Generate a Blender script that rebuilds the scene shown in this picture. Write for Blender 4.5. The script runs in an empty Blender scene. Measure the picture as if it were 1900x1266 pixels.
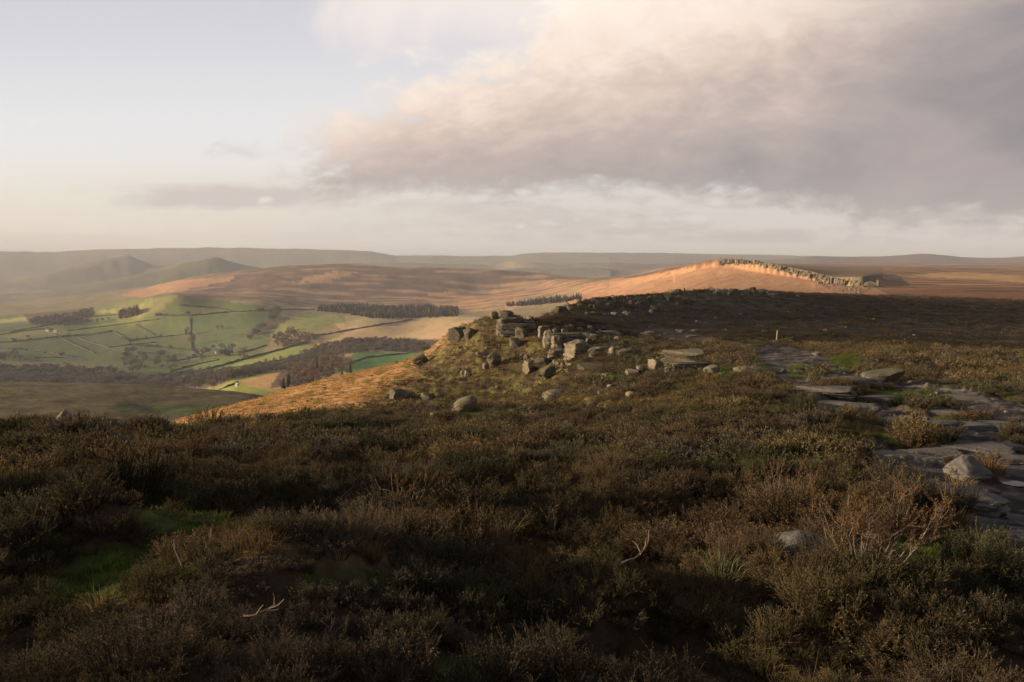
import bpy, bmesh, math, random
import numpy as np
from mathutils import Vector, Matrix, Euler

random.seed(7)
RNG = np.random.default_rng(11)
R = math.radians
scene = bpy.context.scene
COL = scene.collection

# ------------------------------------------------------------------ camera
W0, H0, FPX = 1900.0, 1266.0, 1491.0
PITCH = math.atan2(153.0, FPX)
CP, SP = math.cos(PITCH), math.sin(PITCH)

def slope_of(py):
    b = (633.0 - py) / FPX
    return (b * CP - SP) / (b * SP + CP)

def kf(py):
    b = (633.0 - py) / FPX
    return b * SP + CP

def project(x, y, z):
    dep = y * CP - z * SP
    dep = np.where(np.abs(dep) < 1e-3, 1e-3, dep)
    return 950 + FPX * x / dep, 633 - FPX * (y * SP + z * CP) / dep, dep

cam_data = bpy.data.cameras.new('camera')
cam = bpy.data.objects.new('camera', cam_data)
COL.objects.link(cam)
cam.location = (0, 0, 0)
cam.rotation_euler = (R(90) - PITCH, 0, 0)
cam_data.sensor_width = 36
cam_data.lens = 36 * FPX / W0
cam_data.clip_start = 0.1
cam_data.clip_end = 100000
scene.camera = cam

# ------------------------------------------------------------------ noise
_PERM = np.random.default_rng(5).permutation(256).astype(np.int32)
_PERM = np.concatenate([_PERM, _PERM])
_GA = np.arange(256) / 256.0 * 2 * np.pi
_GX = np.cos(_GA).astype(np.float32); _GY = np.sin(_GA).astype(np.float32)

def perlin(x, y, seed=0):
    x = np.asarray(x, np.float32); y = np.asarray(y, np.float32)
    x0 = np.floor(x); y0 = np.floor(y)
    fx, fy = x - x0, y - y0
    ix = (x0.astype(np.int32) + seed * 37) & 255; iy = (y0.astype(np.int32) + seed * 91) & 255
    pa = _PERM[ix]; pb = _PERM[ix + 1]
    def g(p, jy, dx, dy):
        h = _PERM[p + jy]
        return _GX[h] * dx + _GY[h] * dy
    u = fx * fx * fx * (fx * (fx * 6 - 15) + 10)
    v = fy * fy * fy * (fy * (fy * 6 - 15) + 10)
    jy = (iy + 1) & 255
    n00 = g(pa, iy, fx, fy); n10 = g(pb, iy, fx - 1, fy)
    n01 = g(pa, jy, fx, fy - 1); n11 = g(pb, jy, fx - 1, fy - 1)
    a = n00 + (n10 - n00) * u; b = n01 + (n11 - n01) * u
    return 1.5 * (a + (b - a) * v)

def fbm(x, y, octv=4, seed=0, gain=0.5):
    t = 0; a = 1; s = 0
    for o in range(octv):
        t = t + a * perlin(x * 2 ** o + 17.3 * o, y * 2 ** o - 9.1 * o, seed + o)
        s += a; a *= gain
    return t / s

def sst(a, b, x):
    t = np.clip((x - a) / (b - a), 0, 1)
    return t * t * (3 - 2 * t)

def pchip(xk, yk, x):
    xk = np.asarray(xk, float); yk = np.asarray(yk, float)
    h = np.diff(xk); d = np.diff(yk) / h
    m = np.zeros_like(yk)
    if len(xk) > 2:
        w1 = 2 * h[1:] + h[:-1]; w2 = h[1:] + 2 * h[:-1]
        ok = d[:-1] * d[1:] > 0
        den = np.where(ok, w1 / np.where(ok, d[:-1], 1) + w2 / np.where(ok, d[1:], 1), 1)
        m[1:-1] = np.where(ok, (w1 + w2) / den, 0)
    m[0] = d[0]; m[-1] = d[-1]
    xc = np.clip(x, xk[0], xk[-1])
    i = np.clip(np.searchsorted(xk, xc, side='right') - 1, 0, len(xk) - 2)
    t = (xc - xk[i]) / h[i]
    h00 = (1 + 2 * t) * (1 - t) ** 2; h10 = t * (1 - t) ** 2
    h01 = t * t * (3 - 2 * t); h11 = t * t * (t - 1)
    return h00 * yk[i] + h10 * h[i] * m[i] + h01 * yk[i + 1] + h11 * h[i] * m[i + 1]

# ------------------------------------------------------------------ terrain: a loft of surveyed contour lines
# each line runs left to right: (bearing as a photo column, height in m or photo row, metres ahead)
LINES = [
 [(0,-1.72,.8),(1900,-1.72,.8)],
 [(0,-1.95,2.7),(1000,-1.92,2.7),(1900,-2.0,2.7)],
 [(0,-2.75,6.8),(300,-2.6,6.8),(1000,-2.75,6.8),(1620,-2.75,6.8),(1900,-3.0,6.8)],
 [(0,-3.95,15),(400,-3.9,15),(900,-4.1,16),(1500,-4.25,16.5),(1900,-4.6,16.5)],
 [(-400,795,22),(0,797,24),(200,800,26),(400,797,30),(600,778,42),(750,768,52),(900,764,56),(1000,762,54),(1100,752,46),(1300,724,40),(1500,714,40),(1640,706,50),(1900,722,45),(2300,735,42)],
 [(0,-12,45),(200,-13,50),(400,-14,55),(520,-13.8,64),(600,764,74),(700,750,80),(800,748,82),(900,742,80),(960,732,78),(1000,722,76),(1060,708,70),(1100,697,63),(1200,690,56),(1300,686,55),(1500,680,60),(1640,676,65),(1900,692,65)],
 [(0,-24,80),(200,-24,80),(330,-19.5,82),(400,790,87),(500,761,100),(600,738,108),(700,715,114),(750,706,112),(850,674,102),(900,648,101),(960,648,98),(1000,650,93),(1060,650,87),(1100,650,84),(1300,661,80),(1500,653,85),(1640,649,90),(1900,657,90)],
 [(0,-36,120),(200,-34,120),(330,785,120),(400,765,140),(520,728,170),(700,683,185),(770,663,170),(840,616,130),(905,592,113),(950,588,112),(1000,596,115),(1060,598,125),(1100,602,130),(1300,626,120),(1500,631,110),(1900,641,110)],
 [(-400,770,200),(0,779,200),(200,779,205),(330,779,215),(400,772,235),(520,-50,240),(600,-70,260),(700,-80,280),(770,-70,260),(840,-40,180),(905,-25,150),(950,-15,135),(1000,592,136),(1040,583,160),(1100,577,160),(1300,581,180),(1500,588,180),(1900,596,180)],
 [(-400,702,430),(0,710,425),(200,712,420),(350,721,400),(480,737,365),(560,-72,360),(700,-85,380),(770,-90,350),(840,-70,260),(905,-55,230),(950,-40,200),(1000,-24,195),(1040,575,200),(1060,569,215),(1100,557,230),(1170,551,250),(1250,545,270),(1330,540,290),(1400,541,300),(1500,546,350),(1600,547,400),(1900,553,400)],
 [(0,-170,900),(200,-165,850),(350,-145,780),(440,729,740),(520,722,740),(600,712,760),(650,700,800),(700,692,900),(770,668,900),(840,640,900),(905,622,900),(950,604,900),(1000,594,800),(1040,590,700),(1100,573,500),(1170,565,450),(1330,560,450),(1500,553,500),(1600,546,480),(1900,536,600)],
 [(0,715,1400),(200,715,1400),(350,716,1300),(440,706,1000),(520,697,1000),(600,690,1100),(650,676,1200),(700,668,1300),(770,656,1400),(840,635,1400),(905,607,1400),(950,592,1400),(1000,583,1400),(1040,578,1200),(1100,570,900),(1170,560,700),(1330,549,650),(1500,544,620),(1600,544,560),(1650,536,650),(1900,524,900)],
 [(0,682,1650),(200,682,1650),(350,684,1650),(480,664,1650),(560,652,1650),(650,638,1700),(700,632,1750),(770,622,1800),(840,606,1800),(905,593,1800),(950,583,1800),(1000,575,1800),(1040,570,1700),(1100,560,1300),(1170,545,1000),(1330,524,900),(1500,522,850),(1600,533,700),(1650,523,900),(1900,513,1300)],
 [(0,612,2300),(200,616,2300),(350,620,2200),(480,614,2100),(560,606,2100),(650,596,2200),(700,592,2200),(770,591,2300),(840,585,2300),(905,576,2400),(950,570,2400),(1000,563,2300),(1040,558,2100),(1100,546,1800),(1170,531,1500),(1250,512,1300),(1330,494,1200),(1400,501,1050),(1500,518,900),(1560,531,780),(1600,528,720),(1650,519,1000),(1900,506,1700)],
 [(0,590,2700),(100,583,2700),(200,570,2700),(270,553,2600),(330,545,2600),(400,549,2700),(480,556,2700),(560,565,2800),(650,570,2800),(700,571,2800),(770,570,2800),(840,567,2900),(905,558,3000),(950,553,3000),(1000,548,2900),(1040,544,2700),(1100,533,2300),(1170,518,1800),(1250,500,1400),(1320,484,1216),(1345,480,1215),(1400,484,1065),(1500,503,915),(1560,515,795),(1600,514,735),(1650,512,1100),(1900,500,2200)],
 [(0,572,3600),(200,561,3600),(330,548,3300),(400,541,3400),(480,536,3400),(560,541,3400),(650,546,3400),(770,546,3500),(840,546,3600),(905,545,3700),(950,540,3700),(1000,535,3600),(1040,531,3300),(1100,524,2900),(1170,515,2300),(1250,499,1500),(1330,483,1500),(1400,488,1500),(1500,498,1500),(1600,503,1500),(1900,494,3000)],
 [(0,556,5000),(100,546,5000),(200,537,5000),(270,530,4800),(330,518,4500),(400,505,4500),(480,496,4500),(545,491,4500),(650,490,4500),(770,493,4500),(905,499,4400),(1000,506,4300),(1110,516,3900),(1170,512,3000),(1250,498,2500),(1330,486,2500),(1400,489,2500),(1600,495,2500),(1900,490,4000)],
 [(0,547,5500),(200,537,5350),(330,-200,5400),(480,-190,5500),(900,-190,5500),(1110,-180,5000),(1170,-150,4500),(1250,501,3500),(1330,488,3500),(1600,492,3500),(1900,489,5000)],
 [(0,545,6500),(100,537,5700),(200,521,5800),(270,504,6050),(330,489,6350),(370,480.5,6600),(386,476.5,6720),(398,475,6800),(412,478,6800),(432,485,6800),(480,497,6800),(560,-140,6500),(700,-140,6500),(840,499,6500),(905,500,6500),(1000,498,6500),(1110,496,6500),(1170,505,6000),(1250,494,5000),(1330,490,5000),(1600,489,5000),(1900,487,6000)],
 [(0,-250,7000),(330,-210,7250),(500,-170,7300),(900,-130,7300),(1300,-60,6200),(1900,-60,6500)],
 [(0,522,7500),(80,507,7600),(150,490,7950),(205,477.5,8300),(225,474.5,8450),(236,473,8500),(262,483,8500),(300,494,8200),(400,500,8200),(560,492,8200),(650,488,8200),(770,488,8200),(905,491,8200),(960,484,8200),(1040,489,8200),(1110,487,8200),(1200,489,8200),(1300,487,7200),(1480,479,7000),(1510,475,7000),(1560,476,7000),(1600,476,7000),(1660,474,7000),(1690,472,7000),(1715,470.5,7000),(1750,473,7000),(1790,477,7000),(1840,479,7000),(1900,476,7000),(2300,473,7000)],
 [(0,-150,9300),(600,-150,9300),(1000,-100,9300),(1400,-70,8500),(1900,-70,8500)],
 [(-400,470,12000),(0,466,12000),(100,467.5,12000),(125,465,12000),(200,462.5,12000),(300,460.5,12000),(400,459.5,12000),(500,460.5,12000),(600,462.5,12000),(680,466,12000),(705,469.5,12000),(740,474,12000),(800,473.5,12000),(880,475,12000),(940,474,12000),(990,469.5,12000),(1050,468.5,12000),(1200,469,12000),(1330,471.5,12000),(1440,473,12000),(1500,475,11000),(1900,478,11000)],
 [(0,-110,16000),(1900,-110,16000)],
 [(0,-250,34000),(1900,-250,34000)],
]
def build_loft():
    curves = []
    for L in LINES:
        ph, lr, sl = [], [], []
        pts = list(L)
        if pts[0][0] == 0: pts.insert(0, (-400,) + tuple(pts[0][1:]))
        if pts[-1][0] == 1900: pts.append((2300,) + tuple(pts[-1][1:]))
        for px, v, Y in pts:
            if v > 350: s, k = slope_of(v), kf(v)
            else: s = v / Y; k = kf(633 + FPX * math.tan(math.atan(-s) - PITCH))
            u = (px - 950) / (FPX * k)
            phi = math.atan(u)
            ph.append(phi); lr.append(math.log(Y / math.cos(phi))); sl.append(s * math.cos(phi))
        # outside the view: left side carries on to the south-west, then eases into the plateau behind
        ph = [-math.pi, R(-150), R(-105)] + ph + [R(105), math.pi]
        lr = [lr[-1], lr[-1], lr[0]] + lr + [lr[-1], lr[-1]]
        sl = [sl[-1], sl[-1], sl[0]] + sl + [sl[-1], sl[-1]]
        curves.append((ph, lr, sl))
    return curves

PHI = np.concatenate([np.linspace(-math.pi, R(-37), 50, endpoint=False), np.linspace(R(-37), R(37), 920, endpoint=False), np.linspace(R(37), math.pi, 50)])
NR = 720
LR = np.linspace(math.log(0.75), math.log(33000), NR)
PHV, LRV = np.meshgrid(PHI, LR, indexing='ij')
_c = build_loft()
_KL = np.stack([pchip(p, l, PHI) for p, l, s in _c], 1)
_KS = np.stack([pchip(p, s, PHI) for p, l, s in _c], 1)
ZG = np.zeros_like(PHV)
for i in range(len(PHI)):
    lk = _KL[i].copy()
    for j in range(1, len(lk)): lk[j] = max(lk[j], lk[j - 1] + 0.012)
    zk = _KS[i] * np.exp(lk)
    ZG[i] = pchip(lk, zk, LR)
RG = np.exp(LRV)
XG, YG = RG * np.sin(PHV), RG * np.cos(PHV)
PXG, PYG, _dep = project(XG, YG, ZG)
PXG = np.where(YG > 0, PXG, -9999.0); PYG = np.where(YG > 0, PYG, 5000.0)

def in_poly(pts, X, Y):
    ins = np.zeros(X.shape, bool)
    n = len(pts)
    for i in range(n):
        x1, y1 = pts[i]; x2, y2 = pts[(i + 1) % n]
        if y1 == y2: continue
        c = ((y1 > Y) != (y2 > Y)) & (X < (x2 - x1) * (Y - y1) / (y2 - y1) + x1)
        ins ^= c
    return ins

def ell(cx, cy, rx, ry, X=None, Y=None, soft=0.35):
    X = PXG if X is None else X; Y = PYG if Y is None else Y
    d = np.sqrt(((X - cx) / rx) ** 2 + ((Y - cy) / ry) ** 2)
    return 1 - sst(1 - soft, 1 + soft, d)

# the footpath, its heather islands
PATH_POLY = [(1388,642),(1450,640),(1530,657),(1562,690),(1592,706),(1680,708),(1760,718),(1850,735),(1905,745),(2200,790),(2600,900),(2600,1300),(1990,1300),(1900,1140),(1862,1060),(1805,990),(1770,960),(1705,935),(1640,905),(1604,872),(1612,845),(1560,790),(1500,745),(1440,702),(1402,668)]
PATH_ISLES = [(1540,726,48,13),(1626,738,52,17),(1712,748,62,20),(1590,800,50,30),(1702,812,62,22),(1790,775,45,14),(1750,945,52,22),(1800,878,58,14),(1500,690,40,10),(1880,812,40,9)]
def path_mask(px, py, x, y):
    wx = 14 * perlin(x * 1.1, y * 0.5, 91) + 8 * perlin(x * 3.1, y * 1.5, 92)
    wy = 5 * perlin(x * 1.1, y * 0.5, 93) + 3 * perlin(x * 3.1, y * 1.5, 94)
    m = in_poly(PATH_POLY, px + wx, py + wy).astype(float)
    for cx, cy, rx, ry in PATH_ISLES:
        m = m * (1 - ell(cx, cy, rx, ry, px + wx, py + wy, .12))
    return m

# hummocks and small relief
_near = (1 - sst(45, 150, RG))
HUM = 0.46 * fbm(XG / 2.6, YG / 2.6, 3, 3) + 0.12 * fbm(XG / 0.7, YG / 0.7, 2, 5)
PATHG = np.where((RG < 150) & (YG > 0), path_mask(PXG, PYG, XG, YG), 0)
HUM = HUM * (1 - 0.7 * PATHG) + PATHG * .16 * (np.abs(fbm(XG / 1.1, YG / .8, 3, 6)) - .15)
ZG = ZG + HUM * _near * sst(1.5, 4, RG) - 0.10 * PATHG * _near
ZG = ZG + 0.75 * fbm(XG / 15, YG / 15, 4, 8) * sst(18, 60, RG) * (1 - sst(330, 900, RG)) * np.where(PXG < 1000, 1.0, .7)
ZG = ZG + 5.5 * fbm(XG / 170, YG / 170, 4, 12) * sst(600, 1500, RG) * np.where(PXG < 1250, 1, .35)
ZG = ZG + 9 * fbm(XG / 380, YG / 520, 4, 14) * sst(1300, 3200, RG) * np.where(PXG < 1250, 1, .3)
_gl = np.abs(fbm(XG / 700, YG / 900, 4, 21))
ZG = ZG - 26 * (0.35 - np.minimum(_gl, .35)) * sst(2600, 5000, RG) * np.where(PXG < 1250, 1, .4)
# unseen banks added to the west for shade, and mounds seen in the near ground
def mound(x, y, rx, ry, h):
    global ZG
    ZG = ZG + h * np.exp(-((XG - x) / rx) ** 2 - ((YG - y) / ry) ** 2)
mound(-15, 1.2, 5.0, 3.6, 4.6)
mound(-16.5, 9.0, 4.2, 2.6, 4.0)
def mound_px(px, Y, z, rx, ry, h):
    mound((px - 950) / FPX * Y * 1.02, Y, rx, ry, h)
mound_px(180, 7.4, 0, 0.75, 0.7, 0.34)
mound_px(460, 5.4, 0, 0.75, 0.55, 0.30)
mound_px(650, 6.0, 0, 0.7, 0.5, 0.16)
mound_px(1150, 5.6, 0, 0.7, 0.5, 0.22)
PXG, PYG, _dep = project(XG, YG, ZG)
PXG = np.where(YG > 0, PXG, -9999.0); PYG = np.where(YG > 0, PYG, 5000.0)

def height(x, y):
    x = np.asarray(x, float); y = np.asarray(y, float)
    ph = np.arctan2(x, y); lr = np.log(np.maximum(np.hypot(x, y), .76))
    fi = np.interp(ph, PHI, np.arange(len(PHI)))
    fj = (lr - LR[0]) / (LR[1] - LR[0])
    i = np.clip(fi.astype(int), 0, len(PHI) - 2); j = np.clip(fj.astype(int), 0, NR - 2)
    a = fi - i; b = np.clip(fj - j, 0, 1)
    return (ZG[i, j] * (1 - a) + ZG[i + 1, j] * a) * (1 - b) + (ZG[i, j + 1] * (1 - a) + ZG[i + 1, j + 1] * a) * b

_T = np.exp(np.linspace(math.log(1.2), math.log(25000), 4000))
def hit(px, py, near=0.0):
    """first ground point on the line of sight of a photo pixel, at least NEAR metres ahead -> (x, y, z, depth)"""
    a = (px - 950) / FPX; b = (633 - py) / FPX
    d = np.array([a, b * SP + CP, b * CP - SP])
    t = _T[_T > near]
    h = height(d[0] * t, d[1] * t)
    below = d[2] * t < h
    k = int(np.argmax(below)) if below.any() else len(t) - 1
    if not below.any():
        dz = np.abs(d[2] * t - h) / t; k = int(np.argmin(dz))
    lo, hi = (t[k - 1] if k else t[0]), t[k]
    for _ in range(24):
        m = (lo + hi) / 2
        if d[2] * m < float(height(d[0] * m, d[1] * m)): hi = m
        else: lo = m
    x, y = d[0] * hi, d[1] * hi
    return x, y, float(height(x, y)), hi
# ------------------------------------------------------------------ what grows where: the ground's own colours
C = np.zeros(XG.shape + (3,))
def put(m, col):
    global C
    m = np.clip(m, 0, 1)[..., None]
    C = C * (1 - m) + np.array(col) * m
def pn(a, b, seed, o=4): return fbm(PHV * a, LRV * b, o, seed)

WX = PXG + 9 * pn(60, 30, 40); WY = PYG + 3.0 * pn(60, 30, 44)
HEATH = (.050, .034, .022); BURNT = (.026, .020, .017); STRAW = (.50, .295, .135); TAN = (.33, .215, .115)
GREEN = (.105, .145, .040); BRIGHT = (.20, .22, .05); DULL = (.15, .125, .065); BROWN = (.12, .070, .043)
MOSS = (.075, .118, .020); PEAT = (.045, .038, .035); GRIT = (.20, .17, .14); SCRUB = (.085, .062, .045)
put(np.ones_like(XG), HEATH)
nearm = 1 - sst(150, 300, RG)
# mottled heather and dead grass on the near ground
put(.55 * sst(.0, .5, fbm(XG / 5, YG / 5, 4, 50)) * nearm, (.085, .058, .030))
put(.5 * sst(.12, .4, fbm(XG / 9, YG / 9, 4, 51)) * nearm, (.055, .062, .022))
GRASS = np.zeros_like(XG)
GREENS = [(150,1105,120,52),(345,958,100,46),(250,1050,110,38),(60,1010,60,30),(815,1035,60,18),(870,1250,70,30),(255,790,100,9),(1600,812,75,30),(1310,690,50,9),(1450,690,60,14),(1700,795,70,16),(900,770,60,8),(1060,745,40,6),(1740,1030,80,50),(1200,985,60,14),(660,1080,120,26),(15,860,20,8),(1790,800,60,12),(1565,672,36,16),(1690,735,80,10),(330,800,60,7),(1120,700,40,5),(1260,688,70,6),(1230,620,60,6)]
for cx, cy, rx, ry in GREENS:
    GRASS = np.maximum(GRASS, ell(cx, cy, rx, ry, WX + 10 * perlin(XG * 1.5, YG * 1.5, 61), WY + 6 * perlin(XG * 1.5, YG * 1.5, 62), .4) * (RG < 140))
_pe = np.zeros_like(PATHG)
for _a, _b in ((6, 0), (-6, 0), (0, 3), (0, -3), (4, 2), (-4, -2)): _pe = np.maximum(_pe, np.roll(PATHG, (_a, _b), (0, 1)))
_pe = np.clip(_pe - PATHG, 0, 1) * sst(-.05, .2, fbm(XG / 1.6, YG / 1.2, 3, 64)) * (RG < 75)
GRASS = np.maximum(GRASS, .8 * _pe)
GRASS = GRASS * np.where(RG < 30, .25 + .75 * sst(-.22, .12, fbm(XG / .75, YG / .75, 4, 63)), 1)
put(GRASS * .85, MOSS)
STRAWS = [(480,1022,80,14),(620,1036,110,14),(1605,795,60,14),(1640,690,55,12),(1200,750,120,8),(1000,745,160,9),(1720,770,60,8),(1610,650,70,8),(1850,690,60,10),(1290,625,70,5),(1180,975,40,10),(1750,950,40,10)]
STR = np.zeros_like(XG)
for cx, cy, rx, ry in STRAWS:
    STR = np.maximum(STR, ell(cx, cy, rx, ry, WX, WY, .5) * (RG < 160))
put(STR * .8 * sst(6, 25, RG) + STR * .35 * (1 - sst(6, 25, RG)), (.22, .15, .07))
# hillside under the crags, and the bright grass slope left of it
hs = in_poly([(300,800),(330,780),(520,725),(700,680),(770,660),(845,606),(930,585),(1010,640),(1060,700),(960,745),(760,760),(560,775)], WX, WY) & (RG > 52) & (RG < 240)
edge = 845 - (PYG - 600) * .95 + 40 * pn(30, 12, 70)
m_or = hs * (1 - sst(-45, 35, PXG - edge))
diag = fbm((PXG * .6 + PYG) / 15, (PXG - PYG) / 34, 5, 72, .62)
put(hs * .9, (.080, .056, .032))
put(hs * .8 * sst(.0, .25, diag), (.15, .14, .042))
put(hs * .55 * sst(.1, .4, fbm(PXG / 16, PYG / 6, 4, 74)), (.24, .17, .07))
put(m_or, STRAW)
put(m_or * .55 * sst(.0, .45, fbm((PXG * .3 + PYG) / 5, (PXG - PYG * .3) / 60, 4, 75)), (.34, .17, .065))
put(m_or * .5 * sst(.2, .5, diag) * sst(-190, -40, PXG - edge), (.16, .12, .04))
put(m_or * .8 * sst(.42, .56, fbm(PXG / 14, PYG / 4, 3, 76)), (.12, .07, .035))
# footpath on the plateau
put(PATHG, PEAT)
put(PATHG * sst(-.12, .12, fbm(XG / 2.6, YG / .9, 4, 80)) * .9, (.155, .132, .118))
put(PATHG * sst(.12, .3, fbm(XG / 1.2, YG / .5, 3, 81)) * .7, (.03, .027, .027))
m = in_poly([(1674,706),(1720,708),(1810,730),(1860,748),(1850,756),(1790,738),(1700,716)], WX, WY) * (RG < 120)
put(m * .6 * sst(-.3, .15, fbm(XG / 1.5, YG / 1.2, 3, 66)), (.30, .245, .18))
m = in_poly([(1150,612),(1220,605),(1275,615),(1330,630),(1400,640),(1395,648),(1300,634),(1200,622)], WX, WY) * (RG > 80) * (RG < 260)
put(m * .7, (.28, .22, .15))
# burnt dark moor and the plateau beyond
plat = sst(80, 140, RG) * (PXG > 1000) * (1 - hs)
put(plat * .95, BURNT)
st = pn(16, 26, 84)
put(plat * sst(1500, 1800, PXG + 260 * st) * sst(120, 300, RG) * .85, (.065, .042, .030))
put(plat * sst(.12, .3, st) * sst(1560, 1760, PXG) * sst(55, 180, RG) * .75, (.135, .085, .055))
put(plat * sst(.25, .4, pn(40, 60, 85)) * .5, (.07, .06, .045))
m = sst(180, 235, RG) * (1 - sst(300, 420, RG)) * (PXG > 1020) * (1 - sst(1420, 1560, PXG))
put(m * .8, (.075, .078, .045))
p2 = sst(360, 520, RG) * (PXG > 1040)
bands = pn(9, 34, 86)
put(p2, BROWN)
put(p2 * sst(-.15, .15, bands), (.30, .165, .085))
put(p2 * sst(.12, .4, pn(14, 46, 87)), (.085, .055, .04))
m = in_poly([(1590,520),(1700,508),(1780,506),(1900,512),(2200,515),(2200,530),(1900,524),(1820,520),(1700,514),(1640,517)], WX, WY) * (RG > 500)
put(m * .8 * sst(-.3, .1, pn(20, 60, 99)), (.42, .255, .115))
m = in_poly([(1620,536),(1900,545),(2200,552),(2200,562),(1900,556),(1700,548)], WX, WY) * (RG > 300)
put(m * .7, (.27, .135, .07))
# straw slope below the far edge
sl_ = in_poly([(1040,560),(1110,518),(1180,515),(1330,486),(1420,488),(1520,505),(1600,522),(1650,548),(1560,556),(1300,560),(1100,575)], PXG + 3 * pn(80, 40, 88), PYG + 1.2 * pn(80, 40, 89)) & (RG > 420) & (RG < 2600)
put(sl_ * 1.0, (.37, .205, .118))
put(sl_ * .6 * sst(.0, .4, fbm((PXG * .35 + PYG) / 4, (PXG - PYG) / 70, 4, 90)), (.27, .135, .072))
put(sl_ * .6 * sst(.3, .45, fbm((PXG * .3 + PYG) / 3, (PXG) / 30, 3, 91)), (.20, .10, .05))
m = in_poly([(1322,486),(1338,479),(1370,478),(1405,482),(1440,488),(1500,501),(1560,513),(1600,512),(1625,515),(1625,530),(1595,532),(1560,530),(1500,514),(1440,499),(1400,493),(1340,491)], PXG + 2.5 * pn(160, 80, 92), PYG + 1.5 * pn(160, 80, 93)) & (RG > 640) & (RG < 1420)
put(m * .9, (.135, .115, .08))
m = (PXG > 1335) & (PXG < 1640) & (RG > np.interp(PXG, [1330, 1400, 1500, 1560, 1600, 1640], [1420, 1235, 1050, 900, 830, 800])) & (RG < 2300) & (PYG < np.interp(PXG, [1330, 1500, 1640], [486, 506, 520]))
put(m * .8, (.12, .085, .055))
# the spur on the left
sp = sst(175, 205, RG) * (1 - sst(520, 640, RG)) * (PXG < 640) * (1 - hs)
put(sp, DULL)
put(sp * .7 * sst(.0, .35, fbm(PXG / 90, PYG / 7, 4, 95)), (.10, .068, .042))
put(sp * .8 * ell(330, 762, 110, 9, WX, WY, .6), (.10, .13, .04))
put(sp * .7 * sst(.25, .4, fbm(PXG / 22, PYG / 3.4, 3, 96)) * (PYG < 745), (.06, .045, .035))
# valley
va = sst(560, 700, RG) * (PXG < 1130) * (1 - sl_)
vb = va * (1 - sst(3500, 4000, RG))
put(va, (.19, .15, .08))
put(vb * sst(.0, .4, pn(60, 22, 100)), (.22, .165, .095))
F = [
 ([(-400,576),(0,580),(140,566),(215,562),(215,573),(110,584),(0,592),(-400,600)], (.085,.076,.056)),
 ([(-400,585),(0,585),(120,560),(250,545),(330,548),(300,590),(220,640),(0,640),(-400,640)], (.15,.155,.065)),
 ([(-400,600),(0,602),(150,592),(290,580),(520,575),(520,610),(450,700),(0,700),(-400,700)], (.105,.122,.052)),
 ([(0,618),(60,610),(120,612),(128,624),(20,634)], (.16,.165,.06)),
 ([(125,613),(205,604),(212,611),(128,622)], (.12,.16,.05)),
 ([(150,592),(290,580),(300,589),(215,604),(160,606)], (.15,.18,.06)),
 ([(300,590),(352,586),(352,622),(286,630),(250,610)], (.12,.145,.055)),
 ([(355,588),(430,580),(505,580),(470,612),(452,622),(352,618)], (.090,.120,.050)),
 ([(352,620),(450,622),(420,645),(352,650)], (.085,.115,.050)),
 ([(250,560),(330,545),(425,558),(530,574),(500,579),(350,585),(270,590),(220,596)], (.145,.155,.055)),
 ([(270,555),(330,548),(300,572),(280,586),(232,600)], (.27,.24,.09)),
 ([(335,548),(425,558),(510,573),(440,578),(340,566)], (.13,.165,.05)),
 ([(425,560),(560,548),(620,550),(590,572),(530,574)], (.33,.235,.13)),
 ([(555,580),(625,585),(640,600),(560,620),(500,628),(520,600)], (.20,.205,.065)),
 ([(500,628),(560,618),(640,605),(720,602),(620,625),(540,640)], (.24,.165,.09)),
 ([(620,600),(720,590),(850,588),(960,590),(960,625),(850,628),(700,632),(650,640),(560,650),(640,620)], (.36,.25,.135)),
 ([(640,585),(760,590),(690,604),(640,606)], (.27,.21,.11)),
 ([(430,670),(470,655),(500,652),(496,660),(440,682)], (.12,.175,.045)),
 ([(300,690),(400,662),(430,664),(430,675),(380,690),(300,700)], (.115,.15,.05)),
 ([(380,690),(520,652),(560,640),(600,642),(590,655),(500,680),(440,690)], (.185,.215,.055)),
 ([(590,668),(640,658),(700,654),(790,656),(770,668),(690,690),(640,690)], (.062,.135,.040)),
 ([(380,735),(410,715),(440,700),(520,690),(545,700),(520,740)], (.22,.23,.05)),
 ([(440,712),(480,698),(545,690),(545,720),(500,724)], (.34,.20,.09)),
 ([(600,690),(615,664),(660,655),(620,676)], (.33,.20,.11)),
 ([(-400,600),(0,592),(110,584),(215,573),(232,575),(215,580),(110,591),(0,599),(-400,606)], (.31,.275,.10)),
 ([(-400,578),(0,574),(140,560),(250,541),(330,533),(330,537),(250,547),(140,565),(0,579),(-400,582)], (.30,.245,.10)),
 ([(20,640),(130,625),(205,650),(160,676),(0,668)], (.085,.105,.045)),
 ([(212,611),(250,606),(290,632),(236,640)], (.125,.14,.05)),
 ([(160,606),(215,600),(250,588),(300,588),(290,600),(215,605)], (.165,.175,.06)),
 ([(240,640),(352,634),(360,650),(250,648)], (.10,.12,.05)),
]
for pts, col in F:
    mm = in_poly(pts, PXG + 1.5 * pn(120, 60, 101), PYG + .7 * pn(120, 60, 102)) & (RG > 620) & (RG < 3300)
    put(mm * .95, col)
put(vb * .35 * sst(.05, .45, pn(90, 40, 103)) * (PXG < 620), (.13, .12, .06))
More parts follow.
